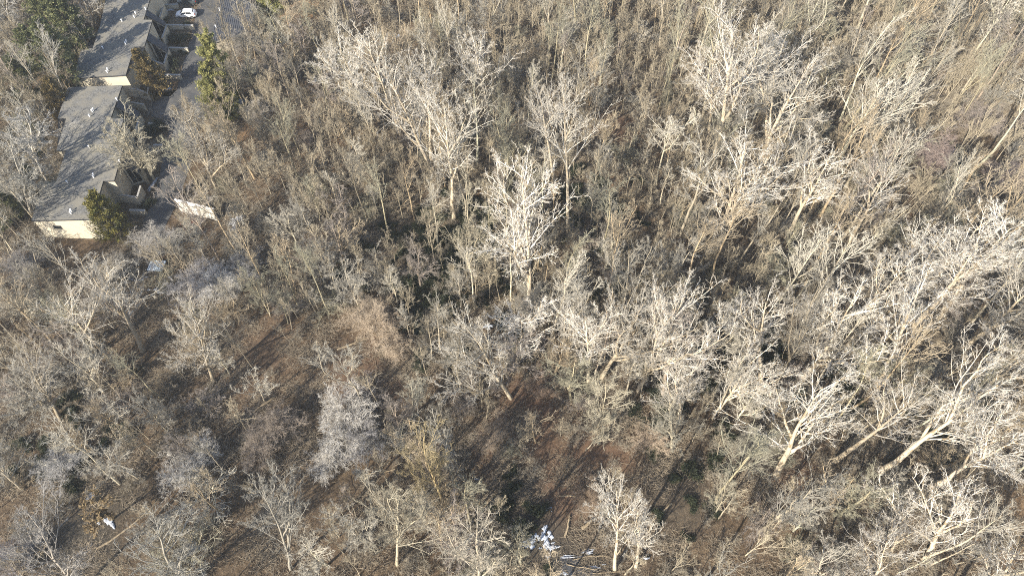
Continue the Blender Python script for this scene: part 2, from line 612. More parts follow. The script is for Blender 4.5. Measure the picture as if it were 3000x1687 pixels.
for p in (R4(645, 258), R4(565, 634)):
    o = gp(*p, 3.2)
    bm = bmesh.new()
    bm_cyl(bm, o - Vector((0, 0, .05)), o + Vector((0, 0, .75)), .09)
    bm_cyl(bm, o + Vector((0, 0, .7)), o + Vector((0, 0, .82)), .16, .12)
    bm.transform(inv)
    link('roof_vent', bm_mesh('roof_vent', bm, M_WHITE), groof)

# white screen wall at the end of the drive
hw = 2.8
a, c2 = gp(512, 585, hw), gp(624, 613, hw)
dd = c2 - a
root = empty('screen_wall', ((a.x + c2.x) / 2, (a.y + c2.y) / 2, 0), 'tall white screen wall standing in brush beside the end of the drive', 'wall')
root.rotation_euler.z = math.atan2(dd.y, dd.x)
bm = bmesh.new()
bm_box(bm, (0, 0, hw / 2 - .2), (dd.length, .25, hw + .4))
link('wall_body', bm_mesh('wall_body', bm, speckled('white_boards', (.47, .45, .41), (.58, .56, .51), 1.2, .8)), root)
bm = bmesh.new()
bm_box(bm, (0, 0, hw + .04), (dd.length + .1, .34, .08))
link('coping', bm_mesh('coping', bm, M_WHITE), root)
FOOT.append([(a.x - 1, a.y - 1), (c2.x + 1, c2.y - 1), (c2.x + 1, c2.y + 1), (a.x - 1, a.y + 1)])


# ------------------------------------------------------------------ cars
def car(px, yaw, label, paint):
    g = gp(*px, .5)
    root = empty('parked_car', (g.x, g.y, .02), label, 'car', 'cars parked on the drive')
    root.rotation_euler.z = yaw
    # stations: x, half width low, half width at belt, belt z, half width of roof, roof z, sill z
    S = [(-2.15, .55, .50, .72, .48, .74, .38), (-2.05, .76, .72, .84, .70, .86, .24), (-1.6, .86, .82, .95, .78, .98, .22), (-1.05, .88, .86, 1.02, .80, 1.07, .22),
         (-.55, .88, .87, 1.05, .70, 1.46, .22), (-.1, .88, .87, 1.06, .68, 1.58, .22), (.7, .88, .87, 1.07, .68, 1.60, .22), (1.45, .87, .86, 1.07, .66, 1.53, .22),
         (1.95, .82, .80, 1.05, .62, 1.28, .26), (2.12, .68, .66, .98, .56, 1.02, .36)]
    bm = bmesh.new()
    rows = []
    for (x, wl, wb, zb, wr, zr, zs) in S:
        pr = [(-wl * .92, zs), (-wl, zs + .18), (-wb, zb), (-wr, zr - .06), (-wr * .82, zr), (wr * .82, zr), (wr, zr - .06), (wb, zb), (wl, zs + .18), (wl * .92, zs)]
        rows.append([bm.verts.new((x, y, z)) for y, z in pr])
    for r0, r1 in zip(rows, rows[1:]):
        for i in range(9):
            bm.faces.new((r0[i], r0[i + 1], r1[i + 1], r1[i]))
        bm.faces.new((r0[9], r0[0], r1[0], r1[9]))
    bm.faces.new(rows[0])
    bm.faces.new(rows[-1][::-1])
    body = link('body', bm_mesh('body', bm, paint, smooth=True), root)
    md = body.modifiers.new('round', 'SUBSURF')
    md.levels = md.render_levels = 2

    def quad(name, pts, mat, thick=.012, parent=root):
        bm = bmesh.new()
        q = [Vector(p) for p in pts]
        n = (q[1] - q[0]).cross(q[2] - q[0]).normalized() * thick
        f0 = [bm.verts.new(p - n) for p in q]
        f1 = [bm.verts.new(p + n) for p in q]
        k = len(q)
        bm.faces.new(f1)
        bm.faces.new(f0[::-1])
        for i in range(k):
            bm.faces.new((f0[i], f0[(i + 1) % k], f1[(i + 1) % k], f1[i]))
        return link(name, bm_mesh(name, bm, mat), parent)
    quad('windscreen', [(-1.03, -.68, 1.10), (-1.03, .68, 1.10), (-.50, .60, 1.49), (-.50, -.60, 1.49)], M_GLASS)
    quad('rear_window', [(1.97, -.56, 1.14), (1.97, .56, 1.14), (1.58, .54, 1.46), (1.58, -.54, 1.46)], M_GLASS, .03)
    for s in (-1, 1):
        quad('side_window', [(-.72, s * .865, 1.10), (-.40, s * .735, 1.43), (.22, s * .725, 1.47), (.22, s * .868, 1.10)], M_GLASS, .015)
        quad('side_window', [(.30, s * .868, 1.10), (.30, s * .725, 1.47), (1.25, s * .715, 1.42), (1.45, s * .855, 1.10)], M_GLASS, .015)
        bm = bmesh.new()
        bm_box(bm, (-.62, s * .99, 1.08), (.16, .2, .14), bev=.03)
        link('wing_mirror', bm_mesh('wing_mirror', bm, M_FASCIA), root)
        bm = bmesh.new()
        bm_box(bm, (-1.96, s * .60, .76), (.22, .24, .16), bev=.05)
        link('headlight', bm_mesh('headlight', bm, plain('lamp_glass', (.6, .62, .65), .1)), root)
        bm = bmesh.new()
        bm_box(bm, (2.02, s * .66, .92), (.12, .16, .34), bev=.03)
        link('tail_light', bm_mesh('tail_light', bm, plain('tail_red', (.35, .02, .02), .3)), root)
        for x in (-1.32, 1.32):
            bm = bmesh.new()
            bm_cyl(bm, (x, s * .70, .33), (x, s * .90, .33), .33, n=20)
            wh = link('wheel', bm_mesh('wheel', bm, plain('tyre_rubber', (.02, .02, .02), .8)), root)
            bm = bmesh.new()
            bm_cyl(bm, (x, s * .895, .33), (x, s * .915, .33), .21, n=14)
            link('rim', bm_mesh('rim', bm, plain('alloy', (.5, .5, .52), .3, .5, .8)), wh)
    for x0, nm in ((-2.1, 'front_bumper'), (2.08, 'rear_bumper')):
        bm = bmesh.new()
        bm_box(bm, (x0, 0, .42), (.14, 1.36, .18), bev=.05)
        link(nm, bm_mesh(nm, bm, paint), root)


def paint(name, c):
    m = plain(name, c, .3, .5)
    m.node_tree.nodes['Principled BSDF'].inputs['Coat Weight'].default_value = .6
    return m


car((546, 43), R(2), 'white rounded estate car parked nose in towards the far terrace', paint('white_paint', (.80, .81, .83)))
car((549, 6), R(3), 'dark grey car parked beside the white car', paint('dark_paint', (.05, .06, .065)))
g = gp(*R2(2147, 692))
bm = bmesh.new()
bm_box(bm, (0, 0, .0), (1.0, .55, .05))
root = empty('drain_grate', (g.x, g.y, .04), 'small dark drain grate set in the pale patch of the drive', 'drain')
link('grate_frame', bm_mesh('grate_frame', bm, M_FASCIA), root)
bm = bmesh.new()
for i in range(7):
    bm_box(bm, (-.39 + i * .13, 0, .03), (.05, .45, .03))
tag(link('grate_bar', bm_mesh('grate_bar', bm, M_CONC), root), kind='stuff')


# ------------------------------------------------------------------ growing bare trees
class Grow:
    def __init__(self, seed):
        self.r = np.random.default_rng(seed)
        self.reset()

    def reset(self):
        self.V, self.F3, self.F4, self.n = [], [], [], 0

    def walk(self, P0, D0, L, K, wander, trop):
        """polylines of K pieces for many branches at once"""
        n = len(P0)
        pts = np.zeros((n, K + 1, 3))
        pts[:, 0] = P0
        d = D0 / np.linalg.norm(D0, axis=1, keepdims=True)
        step = (L / K)[:, None]
        for k in range(K):
            d = d + self.r.normal(0, wander, (n, 3))
            d[:, 2] += trop
            d /= np.linalg.norm(d, axis=1, keepdims=True)
            pts[:, k + 1] = pts[:, k] + d * step
        return pts

    def tubes(self, pts, r0, r1, sides, pointed=False, pw=1.0):
        n, K1, _ = pts.shape
        tan = np.gradient(pts, axis=1)
        tan /= np.linalg.norm(tan, axis=2, keepdims=True) + 1e-9
        ref = np.where(np.abs(tan[..., 2:3]) > .8, np.array([1., 0, 0]), np.array([0, 0, 1.]))
        # keep one reference for a whole branch
        ref = np.repeat(ref[:, :1], K1, 1)
        a = np.cross(tan, ref)
        a /= np.linalg.norm(a, axis=2, keepdims=True) + 1e-9
        bb = np.cross(tan, a)
        u = (np.linspace(0, 1, K1) ** pw)[None, :]
        rad = r0[:, None] * (1 - u) + r1[:, None] * u
        ang = np.arange(sides) * 2 * math.pi / sides
        V = pts[:, :, None] + rad[..., None, None] * (a[:, :, None] * np.cos(ang)[:, None] + bb[:, :, None] * np.sin(ang)[:, None])
        V = V.reshape(-1, 3)
        base = self.n
        i = np.arange(n)[:, None, None] * K1 * sides
        k = np.arange(K1 - 1)[None, :, None] * sides
        s = np.arange(sides)[None, None, :]
        s2 = (s + 1) % sides
        q = np.stack([i + k + s, i + k + s2, i + k + sides + s2, i + k + sides + s], -1)
        self.F4.append(base + q.reshape(-1, 4))
        self.V.append(V)
        self.n += len(V)

    def kids(self, pts, L, rad, per, tlo, thi, amin, amax, ratio, rratio, drop=.55, rmin=.006):
        n, K1, _ = pts.shape
        r = self.r
        per = int(per)
        t = tlo + (thi - tlo) * (np.arange(per)[None] + r.random((n, per))) / per
        f = t * (K1 - 1)
        k = np.clip(f.astype(int), 0, K1 - 2)
        ii = np.repeat(np.arange(n)[:, None], per, 1)
        p0, p1 = pts[ii, k], pts[ii, k + 1]
        P = p0 + (p1 - p0) * (f - k)[..., None]
        d = p1 - p0
        d /= np.linalg.norm(d, axis=2, keepdims=True)
        rv = r.normal(0, 1, d.shape)
        perp = rv - (rv * d).sum(2, keepdims=True) * d
        perp /= np.linalg.norm(perp, axis=2, keepdims=True)
        a = np.radians(amin + (amax - amin) * r.random((n, per)))[..., None]
        DD = d * np.cos(a) + perp * np.sin(a)
        LL = L[:, None] * ratio * (1 - drop * (t - tlo) / max(thi - tlo, 1e-3)) * (.65 + .7 * r.random((n, per)))
        RR = np.maximum(rad[:, None] * rratio * (1 - .6 * t), rmin)
        return P.reshape(-1, 3), DD.reshape(-1, 3), LL.ravel(), RR.ravel()

    def mesh(self, name, mat):
        me = mesh_np(name, np.concatenate(self.V), None, np.concatenate(self.F4), mat)
        self.reset()
        return me


def bare_tree(seed, H, tr, fork, limbs, sub, twig, clear=.35, wander=.06, spread=(28, 55), tw=1.0, mat=BARK, limb_ratio=.42, up=.10, fork_ang=(14, 32), sr=(.36, .46, .55)):
    """trunk mesh (stem and leaders) and crown mesh (limbs, branches, twigs); returns both with height and crown radius"""
    G = Grow(seed)
    one = np.ones(1)
    K = 12
    tk = G.walk(np.array([[0, 0, -.4]]), np.array([[0, 0, 1.]]), one * H, K, wander, .05)
    tk[:, :, :2] -= tk[:, -1:, :2] * (np.linspace(0, 1, K + 1) ** 1.5)[None, :, None]
    tk[:, :2, :2] = tk[:, :1, :2]
    G.tubes(tk, one * tr * 1.25, one * .035, 8, pw=.75)
    stems, SL, SR = [tk], [one * H], [one * tr]
    if fork:
        P, Dv, L, Rr = G.kids(tk, one * H, one * tr, fork, clear * .8, clear + .25, fork_ang[0], fork_ang[1], .62, .75, .35)
        st = G.walk(P, Dv, L, 10, .11, .085)
        G.tubes(st, Rr, np.full(len(L), .03), 7, pw=.8)
        stems.append(st)
        SL.append(L)
        SR.append(Rr)
    # flare at the foot
    trunk = G.mesh('trunk', mat)
    L1P = []
    for i, (st, l, rr) in enumerate(zip(stems, SL, SR)):
        lo = clear if i == 0 else .25
        n = limbs if i == 0 else max(4, int(limbs * .6))
        P, Dv, L, Rr = G.kids(st, l, rr, n, lo, .97, spread[0], spread[1], limb_ratio if i == 0 else limb_ratio * 1.15, .42, .6, .02)
        L1P.append((P, Dv, L, Rr))
    P, Dv, L, Rr = (np.concatenate(x) for x in zip(*L1P))
    lb = G.walk(P, Dv, L, 6, .09, up)
    G.tubes(lb, np.maximum(Rr, .024 * tw), np.full(len(L), .018 * tw), 5, pw=.8)
    P, Dv, L2, R2_ = G.kids(lb, L, Rr, sub[0], .16, .98, 24, 48, sr[0], .65, .45, .018 * tw)
    b2 = G.walk(P, Dv, L2, 4, .13, up * .8)
    G.tubes(b2, np.minimum(R2_, .06), np.full(len(L2), .013 * tw), 4)
    P, Dv, L3, R3_ = G.kids(b2, L2, R2_, sub[1], .15, .98, 24, 56, sr[1], .6, .4, .014 * tw)
    b3 = G.walk(P, Dv, L3, 3, .18, up * .6)
    G.tubes(b3, np.minimum(R3_, .028 * tw), np.full(len(L3), .010 * tw), 3)
    P, Dv, L4, R4_ = G.kids(b3, L3, R3_, twig, .12, .99, 22, 62, sr[2], .7, .3, .010 * tw)
    b4 = G.walk(P, Dv, np.maximum(L4, .22), 2, .28, up * .5)
    G.tubes(b4, np.minimum(R4_, .014 * tw), np.full(len(L4), .005 * tw), 3)
    crown = G.mesh('crown', mat)
    ext = np.percentile(np.hypot(b4[:, -1, 0], b4[:, -1, 1]), 90)
    return trunk, crown, float(np.percentile(b4[:, -1, 2], 99.5)), float(ext)


def shrub(seed, H, stems, sub, twig, spread=40, tw=1.0, mat=BARK, arch=.02):
    """a multi-stemmed bush: one crown mesh from the ground up"""
    G = Grow(seed)
    n = stems
    az = G.r.random(n) * 2 * math.pi
    a = np.radians(G.r.random(n) * spread)
    Dv = np.stack([np.cos(az) * np.sin(a), np.sin(az) * np.sin(a), np.cos(a)], 1)
    P = np.zeros((n, 3))
    P[:, :2] = G.r.normal(0, .18 * H / 4, (n, 2))
    P[:, 2] = -.15
    L = H * (.7 + .4 * G.r.random(n))
    st = G.walk(P, Dv, L, 6, .13, arch)
    G.tubes(st, np.full(n, .012 * H), np.full(n, .012), 5)
    stem = G.mesh('stem', mat)
    P, Dv, L1, Ra = G.kids(st, L, np.full(n, .011 * H), sub[0], .2, .98, 25, 60, .42, .6, .45, .012)
    b1 = G.walk(P, Dv, L1, 4, .2, .04)
    G.tubes(b1, np.minimum(Ra, .035), np.full(len(L1), .010), 4)
    P, Dv, L2, Rb = G.kids(b1, L1, Ra, sub[1], .1, .98, 25, 65, .55, .6, .4, .010 * tw)
    b2 = G.walk(P, Dv, L2, 3, .25, .03)
    G.tubes(b2, np.minimum(Rb, .02), np.full(len(L2), .007 * tw), 3)
    P, Dv, L3, Rc = G.kids(b2, L2, Rb, twig, .1, .99, 20, 65, .6, .7, .3, .008 * tw)
    b3 = G.walk(P, Dv, np.maximum(L3, .15), 2, .3, .02)
    G.tubes(b3, np.minimum(Rc, .012 * tw), np.full(len(L3), .0035 * tw), 3)
    crown = G.mesh('crown', mat)
    return stem, crown, float(np.percentile(b3[:, -1, 2], 99)), float(np.percentile(np.hypot(b3[:, -1, 0], b3[:, -1, 1]), 90))


def conifer(seed, H, Rb, whorls, per, sprays, mat, cone=1.0, droop=-.05, leaf=.30):
    """evergreen: trunk with limbs, and a crown of many small needle sprays with gaps between the branches"""
    G = Grow(seed)
    r = G.r
    one = np.ones(1)
    tk = G.walk(np.array([[0, 0, -.3]]), np.array([[0, 0, 1.]]), one * H, 10, .02, .1)
    G.tubes(tk, one * H * .014, one * .02, 8)
    P, Dv, L, Rr = [], [], [], []
    for k in range(whorls):
        t = .06 + .92 * (k + r.random() * .5) / whorls
        rad = Rb * (1 - t) ** cone * (.75 + .5 * r.random()) + .25
        for j in range(per):
            az = r.random() * 6.283
            z = t * H
            P.append((0, 0, z))
            el = .05 + .75 * t + r.normal(0, .12)
            Dv.append((math.cos(az) * math.cos(el), math.sin(az) * math.cos(el), math.sin(el)))
            L.append(rad * (.7 + .5 * r.random()))
            Rr.append(.02 + .012 * rad)
    P, Dv, L, Rr = map(np.array, (P, Dv, L, Rr))
    kk = np.clip((P[:, 2] + .3) / H * 10, 0, 9.99)
    i0 = kk.astype(int)
    P = tk[0, i0] + (tk[0, i0 + 1] - tk[0, i0]) * (kk - i0)[:, None]
    lb = G.walk(P, Dv, L, 4, .10, droop)
    G.tubes(lb, Rr, np.full(len(L), .01), 4)
    trunk = G.mesh('trunk', BARK)
    # sprays
    n = len(L)
    t = (.22 + .78 * r.random((n, sprays)) ** .7)
    f = t * 4
    k = np.clip(f.astype(int), 0, 3)
    ii = np.repeat(np.arange(n)[:, None], sprays, 1)
    p = lb[ii, k] + (lb[ii, k + 1] - lb[ii, k]) * (f - k)[..., None]
    dl = lb[ii, k + 1] - lb[ii, k]
    dl /= np.linalg.norm(dl, axis=2, keepdims=True)
    p = p + r.normal(0, 1, p.shape) * (.06 + .10 * L[:, None, None] * .6) * np.array([1, 1, .6])
    p, dl = p.reshape(-1, 3), dl.reshape(-1, 3)
    m_ = len(p)
    d = dl + r.normal(0, .65, (m_, 3))
    d /= np.linalg.norm(d, axis=1, keepdims=True)
    q = np.cross(d, r.normal(0, 1, (m_, 3)))
    q /= np.linalg.norm(q, axis=1, keepdims=True)
    s = leaf * (.6 + .8 * r.random((m_, 1)))
    wdt = s * .32
    V = np.stack([p - q * wdt * .3, p + q * wdt * .3, p + d * s * .6 + q * wdt, p + d * s, p + d * s * .6 - q * wdt], 1)
    V[:, 3] += np.cross(d, q) * s * .15
    base = np.arange(m_)[:, None] * 5
    F4 = base + np.array([0, 1, 2, 4])
    F3 = base + np.array([4, 2, 3])
    crown = mesh_np('crown', V.reshape(-1, 3), F3, F4, mat, smooth=False)
    return trunk, crown, H, Rb


RNG = random.Random(11)
SY = [bare_tree(100 + i, 27, .36, f, 16, (9, 4), 3, clear=c_, wander=.035, spread=(24, 46), tw=1.15, mat=SYC, limb_ratio=.42, up=.06, fork_ang=fa, sr=(.30, .42, .55))
      for i, (f, c_, fa) in enumerate([(3, .34, (14, 28)), (2, .40, (12, 24)), (4, .26, (18, 36)), (1, .48, (12, 24)), (3, .22, (22, 40)), (2, .30, (16, 34)), (3, .38, (16, 30)), (0, .42, (10, 20))])]
SL = [bare_tree(200 + i, 18, .16, f, 14, (6, 3), 3, clear=c_ + .07, wander=.04, spread=(18, 42), tw=1.2, limb_ratio=.33, up=.07, sr=(.34, .46, .6))
      for i, (f, c_) in enumerate([(0, .40), (1, .45), (0, .5), (2, .35), (1, .30), (0, .33), (2, .5), (1, .55), (0, .6)])]
SP = [bare_tree(300 + i, 13, .16, f, 13, (7, 4), 4, clear=c_, wander=.07, spread=(28, 58), tw=1.15, limb_ratio=.42, up=.06, fork_ang=(20, 42), sr=(.38, .48, .55))
      for i, (f, c_) in enumerate([(3, .22), (2, .28), (4, .18), (3, .30), (2, .2)])]
PALE = [shrub(400 + i, 7.5, 20, (9, 8), 6, 50, 1.6, arch=.03) for i in range(3)]
BR = [shrub(500 + i, 3.6, 12, (6, 5), 4, 62, 1.6, arch=-.02) for i in range(4)]
YG = [bare_tree(350 + i, 11, .10, f, 10, (5, 3), 2, clear=c_ + .12, wander=.05, spread=(18, 44), tw=1.25, limb_ratio=.36, up=.07)
      for i, (f, c_) in enumerate([(1, .3), (0, .35), (2, .25), (1, .4), (3, .2)])]
PROT = {'young_tree': YG, 'sycamore': SY, 'slender_tree': SL, 'spreading_tree': SP, 'pale_thicket_tree': PALE, 'shrub': BR}

REG = []     # every placed plant: [root, kind, base point]


def plant(kind, var, base, tilt, height, width, yaw, color, label, cat, group, crown_color=None):
    tr, cr, H, Rc = PROT[kind][var % len(PROT[kind])]
    root = empty(kind, base, label, cat, group)
    sz = height / H
    sx = (width / Rc) if width else sz
    sx = min(max(sx, sz * .6), sz * 1.6)
    z = Vector(tilt).normalized()
    q = Vector((0, 0, 1)).rotation_difference(z)
    root.rotation_mode = 'QUATERNION'
    root.rotation_quaternion = q @ Quaternion((0, 0, 1), yaw)
    root.scale = (sx, sx, sz)
    o = link('stem' if kind in ('shrub', 'pale_thicket_tree') else 'trunk', tr, root)
    o.color = (*color, 1)
    o = link('crown', cr, root)
    o.color = (*(crown_color or color), 1)
    REG.append([root, kind, Vector(base), height])
    return root


def from_view(b, tp):
    """foot and top seen in the 2576 wide view -> foot point, axis, height"""
    B = gp(*D(*b))
    B.z = gzf(B.x, B.y)
    d = Vector(ray(*D(*tp)))
    # point of the sight line nearest to the plumb line over the foot
    o = Vector((0, 0, CAM_H)) - B
    a = d.x * d.x + d.y * d.y
    s = -(o.x * d.x + o.y * d.y) / a
    T = Vector((0, 0, CAM_H)) + d * s
    ax_ = T - B
    h = ax_.z
    lim = math.tan(R(16)) * h
    hz = Vector((ax_.x, ax_.y, 0))
    if hz.length > lim:
        hz = hz.normalized() * lim
    ax_ = Vector((hz.x, hz.y, h))
    return B, ax_, h, depth_at(B + ax_ * .7)


# big pale-barked trees, each set where the photo shows its foot and its top
BIG = [
    ((1333, 755), (1308, 385), 112, 2, 'tall cream barked tree at the centre, bare trunk forking with a dark snag'),
    ((1430, 585), (1412, 110), 66, 3, 'very tall slim white tree right of and beyond the central forked tree'),
    ((1143, 548), (1112, 225), 66, 1, 'white tree with long bare lower trunk left of the central forked tree'),
    ((1110, 470), (960, 150), 75, 1, 'white tree leaning left in the bright cluster north of the woodland centre'),
    ((1085, 400), (1062, 100), 55, 3, 'upright white tree in the middle of the bright northern cluster'),
    ((955, 300), (835, 90), 62, 1, 'smaller white tree at the left end of the bright northern cluster'),
    ((1010, 340), (905, 60), 60, 3, 'slim white tree rising behind the left end of the bright northern cluster'),
    ((1235, 330), (1180, 60), 55, 3, 'slim grey white tree standing beyond the bright northern cluster'),
    ((1395, 470), (1350, 190), 50, 3, 'slim pale tree just left of the very tall slim white tree'),
    ((1800, 420), (1862, 20), 90, 1, 'huge white tree nearest the top of the right hand bright grove'),
    ((1905, 420), (2050, 130), 105, 2, 'broad white tree with many parallel limbs leaning right in the bright grove'),
    ((1780, 380), (1795, 90), 60, 3, 'slim white tree at the left side of the bright grove'),
    ((1920, 330), (1985, 60), 70, 0, 'white tree standing behind the broad leaning one of the bright grove'),
    ((1800, 640), (1890, 330), 115, 2, 'wide white tree with twisted low fork in front of the bright grove'),
    ((1285, 1003), (1140, 775), 105, 4, 'gnarled white tree leaning left over the russet clearing'),
    ((1300, 925), (1312, 770), 65, 1, 'short upright white tree beside the gnarled one over the russet clearing'),
    ((1425, 922), (1440, 760), 62, 4, 'crooked pale tree between the russet clearing and the white pair'),
    ((1479, 965), (1470, 770), 62, 1, 'straight white trunked tree, left one of the white pair'),
    ((1512, 955), (1640, 725), 98, 2, 'fan shaped white tree leaning right, right one of the white pair'),
    ((1602, 990), (1745, 700), 95, 2, 'tall white tree leaning right next to the fan shaped one'),
    ((1710, 1060), (1700, 900), 95, 4, 'low sprawling white tree with sinuous bare limbs'),
    ((1804, 1036), (1925, 870), 90, 4, 'white tree with thick leaning trunk beside the low sprawling one'),
    ((1952, 1192), (2085, 945), 105, 5, 'double stemmed white tree rising from the russet hollow'),
    ((2100, 1160), (2330, 980), 80, 3, 'long slim pale tree leaning right behind the double stemmed tree'),
    ((2210, 1190), (2560, 930), 100, 1, 'great white tree with long bare leaning trunk near the right border'),
    ((2340, 1228), (2590, 1090), 80, 1, 'white tree with leaning trunk lower along the right border'),
    ((2240, 1388), (2190, 1185), 115, 4, 'spreading white tree with open fork in the lower right corner'),
    ((2330, 1400), (2420, 1190), 125, 4, 'wide white crowned tree nearest the lower right corner'),
    ((2180, 1490), (2230, 1330), 110, 2, 'white crown rising at the very bottom below the open forked tree'),
    ((2470, 1500), (2560, 1330), 110, 5, 'white crown at the very bottom right corner'),
    ((2018, 955), (2170, 720), 110, 2, 'white tree with a swollen knot on its thick leaning trunk'),
    ((2210, 965), (2330, 690), 95, 5, 'white tree with long leaning trunk splitting into two arms'),
    ((1914, 958), (1930, 720), 75, 1, 'upright white tree standing left of the knotted tree'),
    ((2038, 858), (2030, 720), 52, 3, 'small crooked white tree just above the knotted tree'),
    ((2140, 862), (2300, 640), 75, 1, 'white leaning tree at the left of the dense right border stand'),
    ((2210, 800), (2390, 570), 80, 3, 'white leaning tree at the top of the dense right border stand'),
    ((2290, 830), (2480, 590), 90, 1, 'broad white leaning tree in the middle of the dense right border stand'),
    ((2360, 800), (2570, 540), 85, 0, 'tallest white leaning tree of the dense right border stand'),
    ((2420, 880), (2640, 680), 85, 1, 'white leaning tree at the lower edge of the dense right border stand'),
    ((2450, 1010), (2650, 800), 95, 2, 'white tree with sweeping limbs above the great leaning trunk'),
    ((1546, 1432), (1552, 1190), 62, 3, 'thin white tree beside the icy stream at the bottom'),
    ((1600, 1425), (1612, 1290), 48, 1, 'short white companion right of the thin tree at the icy stream'),
    ((1975, 600), (2100, 380), 70, 1, 'pale tree leaning right between the bright grove and the right border'),
    ((2120, 640), (2250, 400), 70, 3, 'slim pale tree leaning right among brown scrub far right'),
    ((540, 965), (465, 730), 88, 4, 'white vase shaped tree beside the striped open clearing'),
    ((358, 880), (245, 660), 75, 1, 'grey white tree with ivy coloured leaning trunk left of the clearing'),
    ((300, 930), (130, 730), 75, 3, 'grey tree leaning left behind the grey white leaning one'),
    ((150, 1052), (55, 880), 85, 4, 'pale open branched tree near the left border'),
    ((550, 484), (455, 265), 82, 4, 'grey white open tree overhanging the end of the drive'),
]
CREAM = [(.70, .65, .57), (.74, .69, .605), (.64, .595, .515), (.69, .64, .56)]
for k, (b_, tp, wpx, var, lab) in enumerate(BIG):
    B, ax_, h, dep = from_view(b_, tp)
    h = min(max(h, 9), 34)
    col = CREAM[k % 4]
    kb = (1.0, .84, .95, .74, .9)[k % 5]
    col = tuple(c_ * kb for c_ in col)
    if b_[0] < 700:
        col = (.44, .405, .345)
    trunkc = (col[0] * .90, col[1] * .82, col[2] * .70)
    plant('sycamore', var, B, ax_, h, 1.22 * wpx * dep / 1760.0, RNG.random() * 6.28, trunkc, lab, 'tree', 'big pale barked trees', col)

# landmark phrases for describing the smaller trees
MARKS = [((1333, 755), 'the central forked tree'), ((1430, 585), 'the very tall slim white tree'), ((1143, 548), 'the long bare white trunk'),
         ((1090, 400), 'the bright northern cluster'), ((955, 300), 'the left end of the northern cluster'), ((1840, 420), 'the bright right hand grove'),
         ((1800, 640), 'the twisted white tree'), ((1285, 1003), 'the gnarled white tree'), ((1490, 960), 'the white pair'),
         ((1602, 990), 'the tall white tree leaning right'), ((1804, 1036), 'the low sprawling white tree'), ((1952, 1192), 'the double stemmed white tree'),
         ((2210, 1190), 'the great leaning white trunk'), ((2240, 1388), 'the open forked corner tree'), ((2018, 955), 'the knotted white tree'),
         ((2210, 965), 'the two armed leaning tree'), ((2300, 820), 'the dense right border stand'), ((1546, 1432), 'the icy stream'),
         ((540, 965), 'the white vase shaped tree'), ((358, 880), 'the grey white leaning tree'), ((150, 1052), 'the left border pale tree'),
         ((550, 484), 'the drive side tree'), ((870, 1080), 'the big frosty thicket'), ((500, 1180), 'the small frosty thicket'), ((965, 850), 'the tan fluffy thicket'),
         ((165, 580), 'the cream end wall'), ((520, 560), 'the white screen wall'), ((330, 260), 'the gap between the terraces'), ((620, 60), 'the ribbed garage roof'),
         ((2100, 280), 'the broad grey tree far right'), ((280, 1280), 'the withered leaf oak'), ((1560, 400), 'the sunlit striped glade'), ((720, 20), 'the bare tan slope'),
         ((1300, 1250), 'the dark hollow by the stream'), ((700, 1080), 'the pinkish thicket'), ((1890, 1120), 'the olive round thicket'), ((2400, 350), 'the brown scrub far right'),
         ((1700, 1300), 'the shaded strip by the stream'), ((1100, 1200), 'the old yellow barked tree'), ((70, 330), 'the pale tree left of the terraces'), ((900, 1380), 'the bottom brush'),
         ((800, 430), 'the shady dip left of centre'), ((1560, 60), 'the far top woodland'), ((2200, 620), 'the russet gap far right')]
MARKP = [(gp(*D(*p)), n) for p, n in MARKS]

